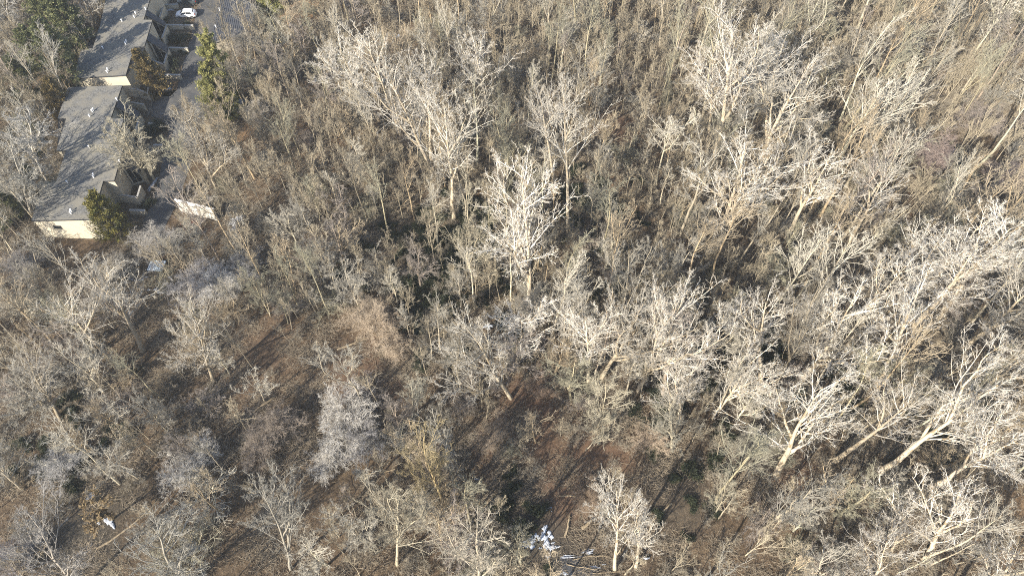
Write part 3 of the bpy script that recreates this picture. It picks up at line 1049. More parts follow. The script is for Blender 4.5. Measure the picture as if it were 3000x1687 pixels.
# broad or peculiar single trees
ODD = [
    ('spreading_tree', 1, (2105, 262), (2170, 60), 185, (0.30, 0.270, 0.218), 'broad grey tree with radiating limbs far right'),
    ('spreading_tree', 3, (2260, 215), (2330, 40), 130, (0.29, 0.261, 0.218), 'round grey brown tree right behind the broad grey one'),
    ('spreading_tree', 2, (1980, 130), (2030, -30), 110, (0.31, 0.270, 0.202), 'grey tan tree left behind the broad grey one'),
    ('spreading_tree', 0, (1112, 1260), (1060, 1080), 70, (0.42, 0.342, 0.202), 'old crooked tree with yellow bark and one long arm'),
    ('spreading_tree', 0, (1690, 1130), (1670, 1020), 60, (0.40, 0.369, 0.294), 'pale twiggy tree on the russet bank above the shaded strip'),
    ('spreading_tree', 1, (1505, 1120), (1525, 950), 72, (0.46, 0.414, 0.311), 'olive white tree with two limbs over the russet bank'),
    ('spreading_tree', 2, (1035, 1050), (1035, 960), 50, (0.42, 0.396, 0.319), 'small round pale tree beside the big frosty thicket'),
    ('spreading_tree', 2, (1175, 705), (1170, 440), 60, (0.37, 0.333, 0.252), 'dark limbed crooked tree in the shady dip'),
    ('spreading_tree', 4, (372, 460), (275, 285), 78, (0.40, 0.360, 0.269), 'twiggy bare tree leaning over the near terrace roof'),
    ('spreading_tree', 0, (388, 452), (320, 330), 56, (0.42, 0.378, 0.286), 'second bare tree beside the one over the near terrace roof'),
    ('spreading_tree', 3, (120, 460), (50, 255), 95, (0.43, 0.405, 0.361), 'dense pale grey tree left of the near terrace'),
    ('spreading_tree', 2, (90, 560), (10, 330), 85, (0.41, 0.387, 0.336), 'pale grey tree at the left border beside the near terrace'),
    ('spreading_tree', 4, (235, 80), (200, -40), 62, (0.46, 0.432, 0.386), 'pale grey fine twigged tree beside the far terrace'),
    ('spreading_tree', 0, (60, 130), (10, -20), 60, (0.42, 0.396, 0.353), 'pale grey tree in the top left corner'),
    ('slender_tree', 1, (30, 650), (-30, 490), 42, (.36, .33, .27), 'grey tree at the left border before the near terrace'),
    ('slender_tree', 4, (105, 700), (60, 570), 42, (.38, .34, .27), 'tan grey tree standing before the corner of the cream end wall'),
    ('slender_tree', 6, (-30, 560), (-110, 380), 44, (.38, .35, .29), 'tall grey tree cut by the left border beside the near terrace'),
    ('slender_tree', 3, (175, 270), (90, 60), 40, (0.44, 0.414, 0.361), 'thin pale tree standing in the tan lawn left of the terraces'),
    ('spreading_tree', 1, (2050, 1470), (1990, 1290), 75, (0.39, 0.360, 0.302), 'grey tree with yellowish trunk near the lower right brush'),
    ('spreading_tree', 1, (2000, 1330), (1985, 1250), 55, (0.43, 0.405, 0.344), 'low pale tree with arching limbs beside the shaded strip'),
    ('spreading_tree', 4, (1800, 1290), (1840, 1190), 40, (0.40, 0.369, 0.286), 'small arching pale tree in the shaded strip'),
    ('spreading_tree', 3, (1000, 1420), (960, 1160), 95, (0.39, 0.351, 0.269), 'wide olive grey tree with forked limbs in the bottom brush'),
    ('spreading_tree', 2, (730, 1430), (650, 1210), 95, (0.33, 0.310, 0.269), 'wide grey tree in the bottom brush left of the olive one'),
    ('spreading_tree', 1, (450, 1500), (390, 1290), 100, (0.34, 0.320, 0.277), 'wide grey tree at the very bottom left of centre'),
    ('spreading_tree', 0, (1205, 1480), (1200, 1310), 46, (0.46, 0.414, 0.336), 'pale feathery tree at the bottom left of the icy stream'),
    ('spreading_tree', 4, (1310, 1420), (1300, 1340), 55, (0.41, 0.378, 0.286), 'sprawling twiggy tree just left of the icy stream'),
    ('spreading_tree', 4, (200, 1500), (60, 1230), 90, (0.33, 0.306, 0.277), 'wide mauve grey tree in the lower left corner'),
]
for kind, var, b_, tp, wpx, col, lab in ODD:
    B, ax_, h, dep = from_view(b_, tp)
    h = min(max(h, 5), 26)
    plant(kind, var, B, ax_, h, wpx * dep / 1760.0, RNG.random() * 6.28, (col[0], col[1] * .96, col[2] * .9), lab, 'tree', 'single bare trees of the woodland', col)

# dense frosty or tan thickets
PINK, FROST, TANF = (.38, .32, .265), (.66, .625, .57), (.54, .44, .33)
THICKSPOT = []
THICK = [
    ((872, 1085), 88, FROST, 'big frosty grey thicket tree'), ((930, 1120), 60, (.48, .46, .45), 'frosty thicket tree at the right foot of the biggest one'), ((835, 1165), 52, FROST, 'frosty thicket tree in front of the biggest one'),
    ((502, 1180), 70, FROST, 'small bright frosty thicket tree below the clearing'), ((560, 735), 66, FROST, 'pale frosty thicket tree below the white screen wall'), ((625, 690), 56, (.50, .48, .46), 'pale thicket tree right under the white screen wall'),
    ((500, 740), 62, (.48, .45, .43), 'pale thicket tree beside the blue ribbed panel'), ((170, 1200), 58, (.46, .445, .43), 'grey thicket tree in the left brush'), ((965, 850), 78, TANF, 'tan fluffy thicket tree at the dark dip'),
    ((930, 800), 50, (.44, .37, .29), 'tan thicket tree behind the fluffy one'), ((1000, 880), 45, TANF, 'low tan thicket tree in front of the fluffy one'), ((710, 1080), 70, PINK, 'pinkish brown thicket tree left of the big frosty one'),
    ((660, 1140), 56, PINK, 'smaller pinkish thicket tree below the first pinkish one'), ((1890, 1150), 66, (.40, .37, .30), 'olive grey round thicket tree'), ((1640, 1120), 48, (.46, .37, .28), 'tan thicket tree on the right russet bank'),
    ((1470, 1250), 48, (.38, .29, .21), 'brown thicket tree above the icy stream'), ((575, 245), 36, (.56, .50, .42), 'cream twiggy thicket tree under the yellow green conifer'), ((650, 300), 40, (.52, .48, .42), 'pale thicket tree beside the mound by the drive'),
    ((660, 210), 52, (.44, .40, .34), 'grey thicket tree in front of the ribbed garage roof'), ((610, 130), 44, (.42, .38, .33), 'grey thicket tree against the ribbed garage roof'), ((75, 690), 56, (.40, .37, .34), 'grey thicket tree left below the cream end wall'),
    ((285, 705), 50, (.40, .37, .32), 'olive grey thicket tree in the brush below the cream end wall'), ((400, 640), 58, (.45, .42, .38), 'grey thicket tree over the end of the drive'), ((60, 1430), 60, (.38, .35, .35), 'mauve thicket tree in the lower left corner'),
    ((1170, 1010), 45, PINK, 'brown thicket tree under the gnarled white tree'), ((1360, 980), 42, (.45, .33, .24), 'rust tan thicket tree on the russet clearing'), ((1240, 1120), 58, (.38, .31, .24), 'brown thicket tree below the russet clearing'),
    ((2330, 420), 60, (.35, .28, .25), 'mauve brown thicket tree in the far right scrub'), ((2440, 330), 60, (.36, .31, .27), 'grey brown thicket tree in the far right scrub'), ((2500, 470), 60, (.35, .29, .26), 'brown thicket tree at the right border scrub'),
]
for k, ((bx, by), wpx, col, lab) in enumerate(THICK):
    B = gp(*D(bx, by))
    B.z = gzf(B.x, B.y)
    dep = depth_at(B + Vector((0, 0, 4)))
    wd = wpx * dep / 1760.0
    THICKSPOT.append((B - Vector((1.2, 2.6, 0)), wd * .95))
    plant('pale_thicket_tree', k, B, (RNG.gauss(0, .05), RNG.gauss(0, .05), 1), wd * 1.35, wd, RNG.random() * 6.28, (col[0] * .8, col[1] * .75, col[2] * .68), lab, 'tree', 'dense twiggy thickets', col)

def B1(x, y): return x * .3882, 650 + y * .3882
def B2(x, y): return x * .3882, 1125 + y * .3882
def B3(x, y): return 1000 + x * .3882, 1125 + y * .3882
def B5(x, y): return 1000 + x * .3882, 650 + y * .3882


SNOW = [
    (Z1(1585, 840), 14, 5, .5, 'bright slim snow patch in the turning bay of the drive'),
    (Z1(1460, 293 + 1127), 20, 6, .15, 'ragged snow patch at the verge before the shaded drive'),
    (Z1(1443, 615 + 1127), 5, 19, -.2, 'long narrow snow strip along the bend of the drive'),
    (Z1(1375, 770 + 1127), 9, 5, .1, 'small snow patch below the narrow strip by the drive'),
    (Z1(1328, 800 + 1127), 4, 2.5, 0, 'tiny snow scrap nearest the bottom front garden'),
    (Z1(1330, 178 + 1127), 7, 7, 0, 'round snow patch under the trees before the near terrace'),
    (Z1(1540, 1207), 6, 2, 0, 'small snow bar on the drive edge by the dark shrub'),
    (Z1(480, 1395), 9, 8, .2, 'snow patch behind the near terrace by the step in its wall'),
    (R1(1580, 1385), 6, 5, 0, 'snow scrap beside the bronze conifer'),
    (B1(1050, 440), 28, 9, .2, 'bluish snow strip left of the ribbed panel'),
    (B1(1190, 515), 22, 9, .1, 'bluish snow strip below the ribbed panel'),
    (B1(1420, 515), 14, 8, 0, 'bluish snow patch right below the ribbed panel'),
    (B2(710, 870), 22, 10, .5, 'broken snow patch left of the withered leaf oak'),
    (B2(830, 1045), 26, 13, -.5, 'broken snow patch below the withered leaf oak'),
    (B3(1430, 1215), 30, 14, .2, 'grey blue snow shelf on the left bank of the icy stream'),
    (B3(1540, 1170), 26, 24, .3, 'brightest snow heap above the icy stream'),
    (B3(1620, 1230), 16, 6, .1, 'snow tongue right of the brightest heap'),
    (B3(1545, 945), 12, 7, -.3, 'small snow patch uphill of the brightest heap'),
    (B3(1390, 1085), 8, 4, .2, 'small snow scrap left above the brightest heap'),
    (B3(1700, 1305), 40, 4, .02, 'upper long snow streak across the icy stream'),
    (B3(1870, 1265), 20, 6, .3, 'snow streak nearest the thin white tree'),
    (B3(1900, 1375), 26, 5, 0, 'right snow streak across the icy stream'),
    (B3(1740, 1385), 24, 5, -.05, 'middle snow streak across the icy stream'),
    (B3(1690, 1430), 24, 8, 0, 'bottom snow patch of the icy stream'),
    (B3(2300, 1310), 12, 4, 0, 'snow scraps right of the thin white tree'),
    (B3(1020, 718), 8, 3, 0, 'tiny snow scrap in the dark hollow'),
    (B5(1290, 835), 11, 7, .2, 'snow patch under the short upright white tree'),
    (B5(1110, 785), 16, 6, 0, 'shaded snow patch left of the short upright white tree'),
    ((1157, 108), 10, 14, 0, 'snow patch in the far wood beyond the northern cluster'),
    ((919, 236), 8, 11, 0, 'snow patch at the left end of the northern cluster'),
    ((2334, 475), 15, 8, 0, 'snow patch under the bright right hand grove'),
    (Z1(1600, 95), 10, 7, 0, 'thin snow in the garden beside the white car'),
]

# ------------------------------------------------------------------ the rest of the wood: slender and spreading trees, shrubs
CLEAR = [((625, 880), 6.0), ((600, 1010), 4.5), ((940, 950), 4.0), ((1330, 1040), 6), ((1400, 1180), 5.5), ((1450, 1290), 5.5), ((1350, 1360), 5.0), ((1450, 1430), 6), ((1300, 1230), 5),
         ((1560, 320), 5), ((1545, 470), 4), ((1700, 1230), 6.0), ((1990, 1230), 5), ((210, 1390), 6), ((700, 10), 9), ((110, 220), 5), ((1430, 530), 4), ((1090, 780), 4), ((1730, 1350), 4), ((560, 1090), 4), ((1420, 1400), 5), ((1370, 1400), 4)]
CLEARP = [(gp(*D(*p)), r * .74) for p, r in CLEAR]
for a_ in SNOW:
    p = gp(*a_[0])
    CLEARP.append((Vector((p.x * .985, p.y * .985 - .6, 0)), 1.7 + .02 * a_[1]))
CLEARP.append((gp(*D(505, 575)), 5.0))
CLEARP.append((gp(*D(430, 600)), 4.0))
CLEARP += [(gp(*D(710, 0)), 7.0), (gp(*D(735, 50)), 5.5), (gp(*D(400, 680)), 3.5)]
CLEARP += [(gp(*D(150, 655)), 5.0), (gp(*D(240, 650)), 4.5)]
KEEP = []


def near_build(x, y, pad):
    X, Y = np.array([x]), np.array([y])
    for dx, dy in ((0, 0), (pad, 0), (-pad, 0), (0, pad), (0, -pad)):
        for poly in FOOT:
            if poly_mask(X + dx, Y + dy, poly)[0]:
                return True
        if poly_mask(X + dx * .6, Y + dy * .6, ROAD)[0]:
            return True
    return False


CLEARP += [(p, r) for p, r in THICKSPOT]
for p, r in THICKSPOT[:10]:                     # the brightest thickets stand in the open towards the sun
    for k in (5, 9, 13):
        CLEARP.append((p - Vector((.63, .78, 0)) * k, 3.4))
YARD = [gp(*p) for p in ((380, -40), (660, -40), (600, 330), (560, 480), (480, 690), (390, 720), (300, 640), (340, 380))]


def free(x, y, rad, k=1.0, yard=True):
    if near_build(x, y, 1.2):
        return False
    if yard and poly_mask(np.array([x]), np.array([y]), YARD)[0]:
        return False
    for p, r in CLEARP:
        if (p.x - x) ** 2 + (p.y - y) ** 2 < (r * k) ** 2:
            return False
    return True


def in_frame(p, mx, my):
    x, y = to_px(p)
    return -mx < x < 3000 + mx and -my < y < 1687 + my


ORD = ['nearest', 'second', 'third', 'fourth', 'fifth', 'sixth', 'seventh', 'eighth', 'ninth', 'tenth', 'eleventh', 'twelfth', 'thirteenth', 'fourteenth', 'fifteenth', 'sixteenth', 'seventeenth', 'eighteenth', 'nineteenth', 'twentieth', 'farthest']


def describe(items):
    """a label for each of many alike plants: its look, then where it stands by a landmark"""
    by = {}
    for it in items:
        p = it['p']
        q, n = min(MARKP, key=lambda mk: (mk[0] - p).length)
        d = p - q
        side = ('right of' if d.x > 0 else 'left of') if abs(d.x) > abs(d.y) else ('beyond' if d.y > 0 else 'in front of')
        by.setdefault((it['look'], n, side), []).append((d.length, it))
    for (look, n, side), v in by.items():
        v.sort(key=lambda e: e[0])
        for i, (_, it) in enumerate(v):
            lab = f"{look}, {'' if len(v) == 1 else ORD[min(i, 20)] + ' '}{side} {n}"
            it['label'] = lab if len(lab.split()) <= 16 else lab.split(' ', 1)[1]


def scatter(n, dist, seed, keepfn, margin=(200, 140)):
    rr = random.Random(seed)
    pts = []
    cell = {}
    tries = 0
    while len(pts) < n and tries < n * 60:
        tries += 1
        x, y = rr.uniform(-125, 125), rr.uniform(8, 165)
        p = Vector((x, y, 0))
        if not in_frame(p, *margin) or not keepfn(x, y, rr):
            continue
        c_ = (int(x // dist), int(y // dist))
        if any((q - p).length < dist for i in (-1, 0, 1) for j in (-1, 0, 1) for q in cell.get((c_[0] + i, c_[1] + j), ())):
            continue
        cell.setdefault(c_, []).append(p)
        pts.append(p)
    return pts


def vpos(p):
    x, y = to_px(p)
    return x * .8587, y * .8587


def slender_ok(x, y, rr):
    vx, vy = vpos(Vector((x, y, 0)))
    dens = 1.0
    if vx < 620 and vy < 560:
        dens = .25
    elif vy > 1000 and vx < 1700:
        dens = .22
    elif vy > 780 and vx < 1300:
        dens = .45
    return rr.random() < dens and free(x, y, 2, 1)


def young_ok(x, y, rr):
    vx, vy = vpos(Vector((x, y, 0)))
    dens = 1.0 if vy < 800 else .5
    if vx < 620 and vy < 560:
        dens = .2
    return rr.random() < dens and free(x, y, 2, 1)


def spread_ok(x, y, rr):
    vx, vy = vpos(Vector((x, y, 0)))
    dens = .55
    if vy > 760 and vx < 1500:
        dens = 1.0
    if vx < 480 and vy < 560:
        dens = .5
    return rr.random() < dens and free(x, y, 2, 1)


TONES = [('grey', (.34, .315, .265)), ('tan', (.38, .315, .225)), ('olive grey', (.33, .31, .23)), ('pale', (.50, .46, .38)), ('dark', (.20, .18, .145)), ('mauve grey', (.34, .295, .255))]


def fill(kind, pts, hlo, hhi, noun, cat, group, tonew, seed, wk=1.0):
    rr = random.Random(seed)
    items = []
    for p in pts:
        vx, vy = vpos(p)
        wts = list(tonew)
        if vy > 700 and vx < 1400:
            wts = [wts[0] * 1.6, wts[1] * 1.1, wts[2] * 1.3, wts[3] * 1.5, wts[4] * .4, wts[5] * 1.3]
        if vx > 1500:
            wts[3] *= 1.6
        tn, col = rr.choices(TONES, wts)[0]
        h = rr.uniform(hlo, hhi) * (1.0 + .35 * float(sstep(900, 1900, vx)) if kind == 'slender_tree' else 1)
        kq = rr.uniform(.88, 1.14)
        size = 'tall ' if h > hlo + .66 * (hhi - hlo) else ('short ' if h < hlo + .33 * (hhi - hlo) else '')
        items.append(dict(p=p, look=f'{size}{tn} {noun}', h=h, col=tuple(c_ * kq for c_ in col), v=rr.randrange(36), wd=rr.uniform(.85, 1.35), yaw=rr.random() * 6.28, tl=(rr.gauss(0, .045), rr.gauss(0, .045), 1)))
    describe(items)
    for it in items:
        p = it['p']
        B = Vector((p.x, p.y, gzf(p.x, p.y)))
        c_ = it['col']
        plant(kind, it['v'], B, it['tl'], it['h'], it['h'] / PROT[kind][it['v'] % len(PROT[kind])][2] * PROT[kind][it['v'] % len(PROT[kind])][3] * it['wd'], it['yaw'], (min(c_[0] * 1.18, .6), c_[1] * 1.1, c_[2] * .98), it['label'], cat, group, c_)


fill('slender_tree', scatter(290, 2.8, 5, slender_ok), 12, 19, 'slender bare tree', 'tree', 'slender bare trees of the wood', (3, 3, 3, 2, 1, 1), 21)
fill('spreading_tree', scatter(235, 3.6, 6, spread_ok), 7.5, 13, 'spreading bare tree', 'tree', 'spreading bare trees of the wood', (3, 2, 2, 2, 1.2, 2), 22)
fill('young_tree', scatter(285, 2.6, 8, young_ok), 7, 12.5, 'thin young bare tree', 'tree', 'thin young bare trees of the wood', (3, 3, 3, 1.5, 1, 1), 24)
fill('shrub', scatter(280, 3.0, 7, lambda x, y, rr: free(x, y, 1, .9), (60, 40)), 2.2, 4.6, 'bare shrub', 'shrub', 'bare shrubs under the trees', (2, 3, 2, 1, 1, 2), 23)


# ------------------------------------------------------------------ evergreens
def evergreen(name, proto, b_, tp, wpx, label, group='evergreens by the houses'):
    B, ax_, h, dep = from_view(b_, tp)
    h = min(max(h, 2), 24)
    root = empty(name, B, label, 'conifer', group)
    q = Vector((0, 0, 1)).rotation_difference(Vector((ax_.x * .4, ax_.y * .4, h)).normalized())
    root.rotation_mode = 'QUATERNION'
    root.rotation_quaternion = q @ Quaternion((0, 0, 1), RNG.random() * 6.28)
    s = wpx * dep / 1760.0 / proto[3]
    root.scale = (s, s, h / proto[2])
    o = link('trunk', proto[0], root)
    o.color = (.16, .12, .09, 1)
    link('crown', proto[1], root)
    return root


PINE = conifer(701, 12, 3.0, 24, 6, 130, M_NEEDLE, .40, .06, .23)
PINE_DK = conifer(702, 15, 3.4, 28, 6, 95, M_NEEDLE_DK, .7, -.02, .30)
PINE_DK2 = conifer(703, 15, 3.4, 22, 6, 95, M_NEEDLE_DK, .55, .03, .30)
BRONZE = conifer(704, 8, 2.4, 20, 6, 85, M_NEEDLE_BR, .6, .05, .21)
OLIVE = conifer(705, 8, 3.2, 17, 7, 100, M_NEEDLE_OL, .5, .06, .22)
for args in [
    ('conifer', PINE, (582, 285), (530, 88), 43, 'tall yellow green conifer between the drive and the wood'),
    ('conifer', PINE, (566, 300), (514, 170), 41, 'lower yellow green conifer in front of the tall one by the drive'),
    ('conifer', PINE, (690, 22), (640, -40), 40, 'yellow green conifer beside the ribbed garage roof'),
    ('conifer', BRONZE, (402, 235), (338, 130), 38, 'bronze brown conifer at the end of the far terrace'),
    ('conifer', OLIVE, (300, 602), (252, 478), 43, 'olive gold conifer at the corner of the near terrace'),
    ('conifer', PINE_DK, (215, 150), (120, -70), 52, 'tall dark spruce beside the far terrace'),
    ('conifer', PINE_DK2, (195, 235), (105, 40), 50, 'green pine in front of the tall dark spruce'),
    ('conifer', PINE_DK, (150, 110), (60, -90), 46, 'dark spruce left behind the tall one'),
    ('conifer', PINE_DK2, (125, 195), (60, 60), 42, 'rounded green pine above the tan lawn'),
    ('conifer', PINE_DK2, (90, 250), (30, 130), 36, 'small dark pine left of the tan lawn'),
    ('conifer', BRONZE, (170, 300), (125, 195), 34, 'brownish green conifer below the tan lawn'),
    ('conifer', PINE_DK, (35, 560), (-20, 440), 40, 'dark conifer at the left border by the near terrace'),
]:
    evergreen(*args)


def leafy_bush(seed, mat, n=900, leaf=.16):
    r = np.random.default_rng(seed)
    lob = r.normal(0, .42, (9, 3)) * np.array([1, 1, .5]) + np.array([0, 0, .55])
    p = lob[r.integers(0, 9, n)] + r.normal(0, .26, (n, 3))
    p[:, 2] = np.abs(p[:, 2])
    d = r.normal(0, 1, (n, 3))
    d[:, 2] = np.abs(d[:, 2]) * .6
    d /= np.linalg.norm(d, axis=1, keepdims=True)
    q = np.cross(d, r.normal(0, 1, (n, 3)))
    q /= np.linalg.norm(q, axis=1, keepdims=True)
    s = leaf * (.6 + .8 * r.random((n, 1)))
    V = np.stack([p, p + d * s * .5 + q * s * .35, p + d * s, p + d * s * .5 - q * s * .35], 1)
    return mesh_np('foliage', V.reshape(-1, 3), None, np.arange(n * 4).reshape(n, 4), mat, smooth=False)


BUSH = [leafy_bush(800 + i, M_IVY, 2600) for i in range(2)]
G = Grow(77)
pp = G.walk(np.zeros((6, 3)), G.r.normal(0, .5, (6, 3)) + np.array([0, 0, 1.]), np.full(6, .8), 3, .1, .05)
G.tubes(pp, np.full(6, .03), np.full(6, .01), 4)
BSTEM = G.mesh('stem', BARK)
for i, (p, s, lab) in enumerate([
    (Z1(1710, 385), 1.5, 'wide dark green shrub in the second front garden of the far terrace'), (Z1(1760, 262), 1.0, 'dark green shrub at the road end of the wall by the white car'),
    (Z1(1612, 605), 1.5, 'round dark green shrub in the third front garden'), (Z1(1735, 490), .9, 'small green shrub on the road end of the second low wall'),
    (Z1(1650, 400), 1.1, 'dark green shrub left of the wide one in the second garden'), (Z1(1560, 210), .9, 'dark shrub close to the wall behind the white car'),
    (R2(2070, 900), 1.3, 'dark evergreen shrub by the drive bend'), (Z1(1480, 1250), 1.5, 'dark evergreen shrub beside snow at the drive bend'), (R3(1600, 800), 1.0, 'dark shrub at the bottom front garden'),
    (Z1(1640, 690), .8, 'low dark shrub beside the third low wall')]):
    g = gp(*p)
    root = empty('garden_shrub', (g.x, g.y, 0), lab, 'shrub', 'evergreen shrubs of the front gardens')
    root.scale = (s, s, s * .85)
    root.rotation_euler.z = i * 1.3
    link('foliage', BUSH[i % 2], root)
    o = link('stem', BSTEM, root)
    o.color = (.15, .12, .09, 1)

# the oak that still holds its withered leaves
B = gp(*D(290, 1310))
root = plant('spreading_tree', 1, Vector((B.x, B.y, gzf(B.x, B.y))), (0, .05, 1), 7, 4.5, .4, (.36, .30, .22), 'small oak holding pale withered leaves', 'tree', None)
r_ = np.random.default_rng(5)
n_ = 1500
src = PROT['spreading_tree'][1]
co = np.zeros(len(src[1].vertices) * 3, np.float32)
src[1].vertices.foreach_get('co', co)
co = co.reshape(-1, 3)
p = co[r_.integers(int(len(co) * .5), len(co), n_)]
d = r_.normal(0, 1, (n_, 3))
d /= np.linalg.norm(d, axis=1, keepdims=True)
q = np.cross(d, r_.normal(0, 1, (n_, 3)))
q /= np.linalg.norm(q, axis=1, keepdims=True)
s = .26 + .2 * r_.random((n_, 1))
V = np.stack([p, p + d * s * .5 + q * s * .4, p + d * s, p + d * s * .5 - q * s * .4], 1)
tag(link('withered_leaves', mesh_np('withered_leaves', V.reshape(-1, 3), None, np.arange(n_ * 4).reshape(n_, 4), M_DRYLEAF, smooth=False), root), kind='stuff')

# red berried bush under the screen wall
B = gp(565, 676)
root = plant('shrub', 1, Vector((B.x, B.y, 0)), (0, 0, 1), 2.0, 2.2, 1.0, (.20, .11, .09), 'low red berried bush under the white screen wall', 'shrub', None)
n_ = 170
p = r_.normal(0, 1, (n_, 3)) * np.array([1.9, .8, .35]) + np.array([0, 0, 1.5])
V = (p[:, None] + r_.normal(0, .10, (n_, 4, 3)))
F3 = np.concatenate([np.arange(n_)[:, None] * 4 + np.array(t_) for t_ in ((0, 1, 2), (0, 2, 3), (0, 3, 1), (1, 3, 2))])
tag(link('berries', mesh_np('berries', V.reshape(-1, 3), F3, None, M_RED), root), kind='stuff')


# ------------------------------------------------------------------ snow, ice, logs, debris
def snow(px, rx, ry, rot, label, mat=M_SNOW, name='snow_patch', cat='snow', group='thawing snow patches', bumps=10, h=.22, seed=0):
    """a low irregular mound; rx, ry in photo pixels"""
    g = gp(*px)
    dep = depth_at(g)
    mx, my = rx * dep / FPX, ry * dep / FPX / .72
    rr = random.Random(seed * 7 + int(px[0]))
    root = empty(name, (g.x, g.y, max(gzf(g.x, g.y), 0) + .03), label, cat, group)
    root.rotation_euler.z = rot
    for k in range(bumps):
        bm = bmesh.new()
        n, rings = 22, 4
        ph = [rr.random() * 6.28 for _ in range(4)]
        cx, cy, sc = (0, 0, .5) if k == 0 else (rr.gauss(0, .5) * mx, rr.gauss(0, .5) * my, rr.uniform(.14, .40))
        prev = None
        c0 = bm.verts.new((cx, cy, h * sc))
        for j in range(1, rings + 1):
            f = j / rings
            row = []
            for i in range(n):
                a = i * 2 * math.pi / n
                e = 1 + .30 * math.sin(2 * a + ph[0]) + .24 * math.sin(3 * a + ph[1]) + .20 * math.sin(5 * a + ph[2]) + .14 * math.sin(8 * a + ph[3])
                row.append(bm.verts.new((cx + math.cos(a) * mx * e * f * sc + rr.gauss(0, .03), cy + math.sin(a) * my * e * f * sc, h * sc * (1 - f ** 2.5) + rr.uniform(-.03, .03) - (.12 if j == rings else 0))))
            for i in range(n):
                if prev is None:
                    bm.faces.new((c0, row[i], row[(i + 1) % n]))
                else:
                    bm.faces.new((prev[i], row[i], row[(i + 1) % n], prev[(i + 1) % n]))
            prev = row
        link('snow_lump', bm_mesh('snow_lump', bm, mat, smooth=True), root)


for a_ in SNOW:
    snow(*a_, seed=3)
M_MOUND = speckled('pale_rubble', (.27, .27, .28), (.55, .56, .60), 1.6, .9, .2, .8)
snow((697, 303), 24, 26, 0, 'pale blue grey mound behind the yellow green conifers', M_MOUND, 'rubble_mound', 'mound', 'pale mounds', 5, .9, 4)
snow((690, 648), 34, 26, .3, 'pale grey mound right below the white screen wall', M_MOUND, 'rubble_mound', 'mound', 'pale mounds', 6, .9, 5)

icepx = []
icr = random.Random(3)
for k in range(44):
    a_ = k * 2 * math.pi / 44
    e = 1 + .16 * math.sin(3 * a_ + 1) + .12 * math.sin(5 * a_ + 2) + icr.uniform(-.14, .14)
    icepx.append(B3(1720 + math.cos(a_) * 190 * e, 1410 + math.sin(a_) * 80 * e))
bm = bmesh.new()
ip = [gp(*p) for p in icepx]
iz = sorted(gzf(p.x, p.y) for p in ip)[30] + .03
bm_prism(bm, [(p.x, p.y, iz) for p in ip], drop=.8, mi_side=0)
tag(link('stream_ice', bm_mesh('stream_ice', bm, M_ICE)), kind='structure')

M_LOG = speckled('dead_wood', (.20, .155, .10), (.40, .32, .215), 2.2, .9, .1, .4)
LOGS = [((850, 885), (925, 848), .22, 'grey fallen log at the edge of the dark dip'), ((690, 1000), (560, 1090), .16, 'long fallen pole across the striped clearing'),
        ((1235, 1258), (1175, 1330), .16, 'fallen log beside the dark hollow'), ((1450, 1250), (1340, 1245), .10, 'thin fallen branch across the dark hollow'),
        ((1695 - 5, 1265), (1640, 1310), .12, 'dark fallen branch in the shaded strip'), ((1462, 1330), (1492, 1318), .26, 'short golden log on the russet slope'),
        ((1420, 1352), (1436, 1300), .16, 'yellowish dead stem on the russet slope'), ((2140, 300), (2098, 370), .34, 'thick pale fallen trunk right of the bright grove'),
        ((2470, 1290), (2530, 1180), .12, 'dark leaning dead stem near the right border'), ((1440, 1409), (1530, 1395), .05, 'upper pole lying across the icy stream'),
        ((1425, 1420), (1500, 1427), .06, 'middle pole lying across the icy stream'), ((1490, 1442), (1570, 1430), .05, 'lower pole lying across the icy stream'),
        ((1210, 1270), (1120, 1215), .09, 'crooked grey branch left of the dark hollow'), ((250, 1385), (440, 1290), .14, 'bent pale branch over the dark ground at lower left'),
        ((1000, 310), (1045, 300), .14, 'pale short log in the northern leaf litter'), ((2300, 1090), (2240, 1150), .12, 'dark dead branch under the great leaning trunk'),
        ((900, 1190), (1010, 1170), .08, 'thin pole below the big frosty thicket'), ((1560, 1110), (1660, 1100), .09, 'thin fallen pole on the russet bank')]
for k, (a_, b_, rad, lab) in enumerate(LOGS):
    A, B = gp(*D(*a_)), gp(*D(*b_))
    A.z, B.z = gzf(A.x, A.y) + rad * .9, gzf(B.x, B.y) + rad * 1.6
    if 'stream' in lab:
        A.z = B.z = iz + rad + .05
    root = empty('fallen_log', A, lab, 'log', 'fallen dead wood')
    G = Grow(900 + k)
    dv = B - A
    pts = G.walk(np.zeros((1, 3)), np.array([dv]), np.array([dv.length]), 6, .09, 0)
    pts[0, :, 2] += (np.linspace(0, dv.z, 7) - pts[0, :, 2]) * .8
    G.tubes(pts, np.array([rad]), np.array([rad * .55]), 8)
    link('log_stem', G.mesh('log_stem', M_LOG), root)
    P, Dv, L, Rr = G.kids(pts, np.array([dv.length]), np.array([rad]), 5, .4, .98, 30, 70, .22, .4, .3, .02)
    bb = G.walk(P, np.abs(Dv) * np.array([1, 1, 1]) * np.sign(Dv + [0, 0, 9]), L, 3, .15, .02)
    G.tubes(bb, Rr, Rr * .3, 4)
    link('broken_branch', G.mesh('broken_branch', M_LOG), root)

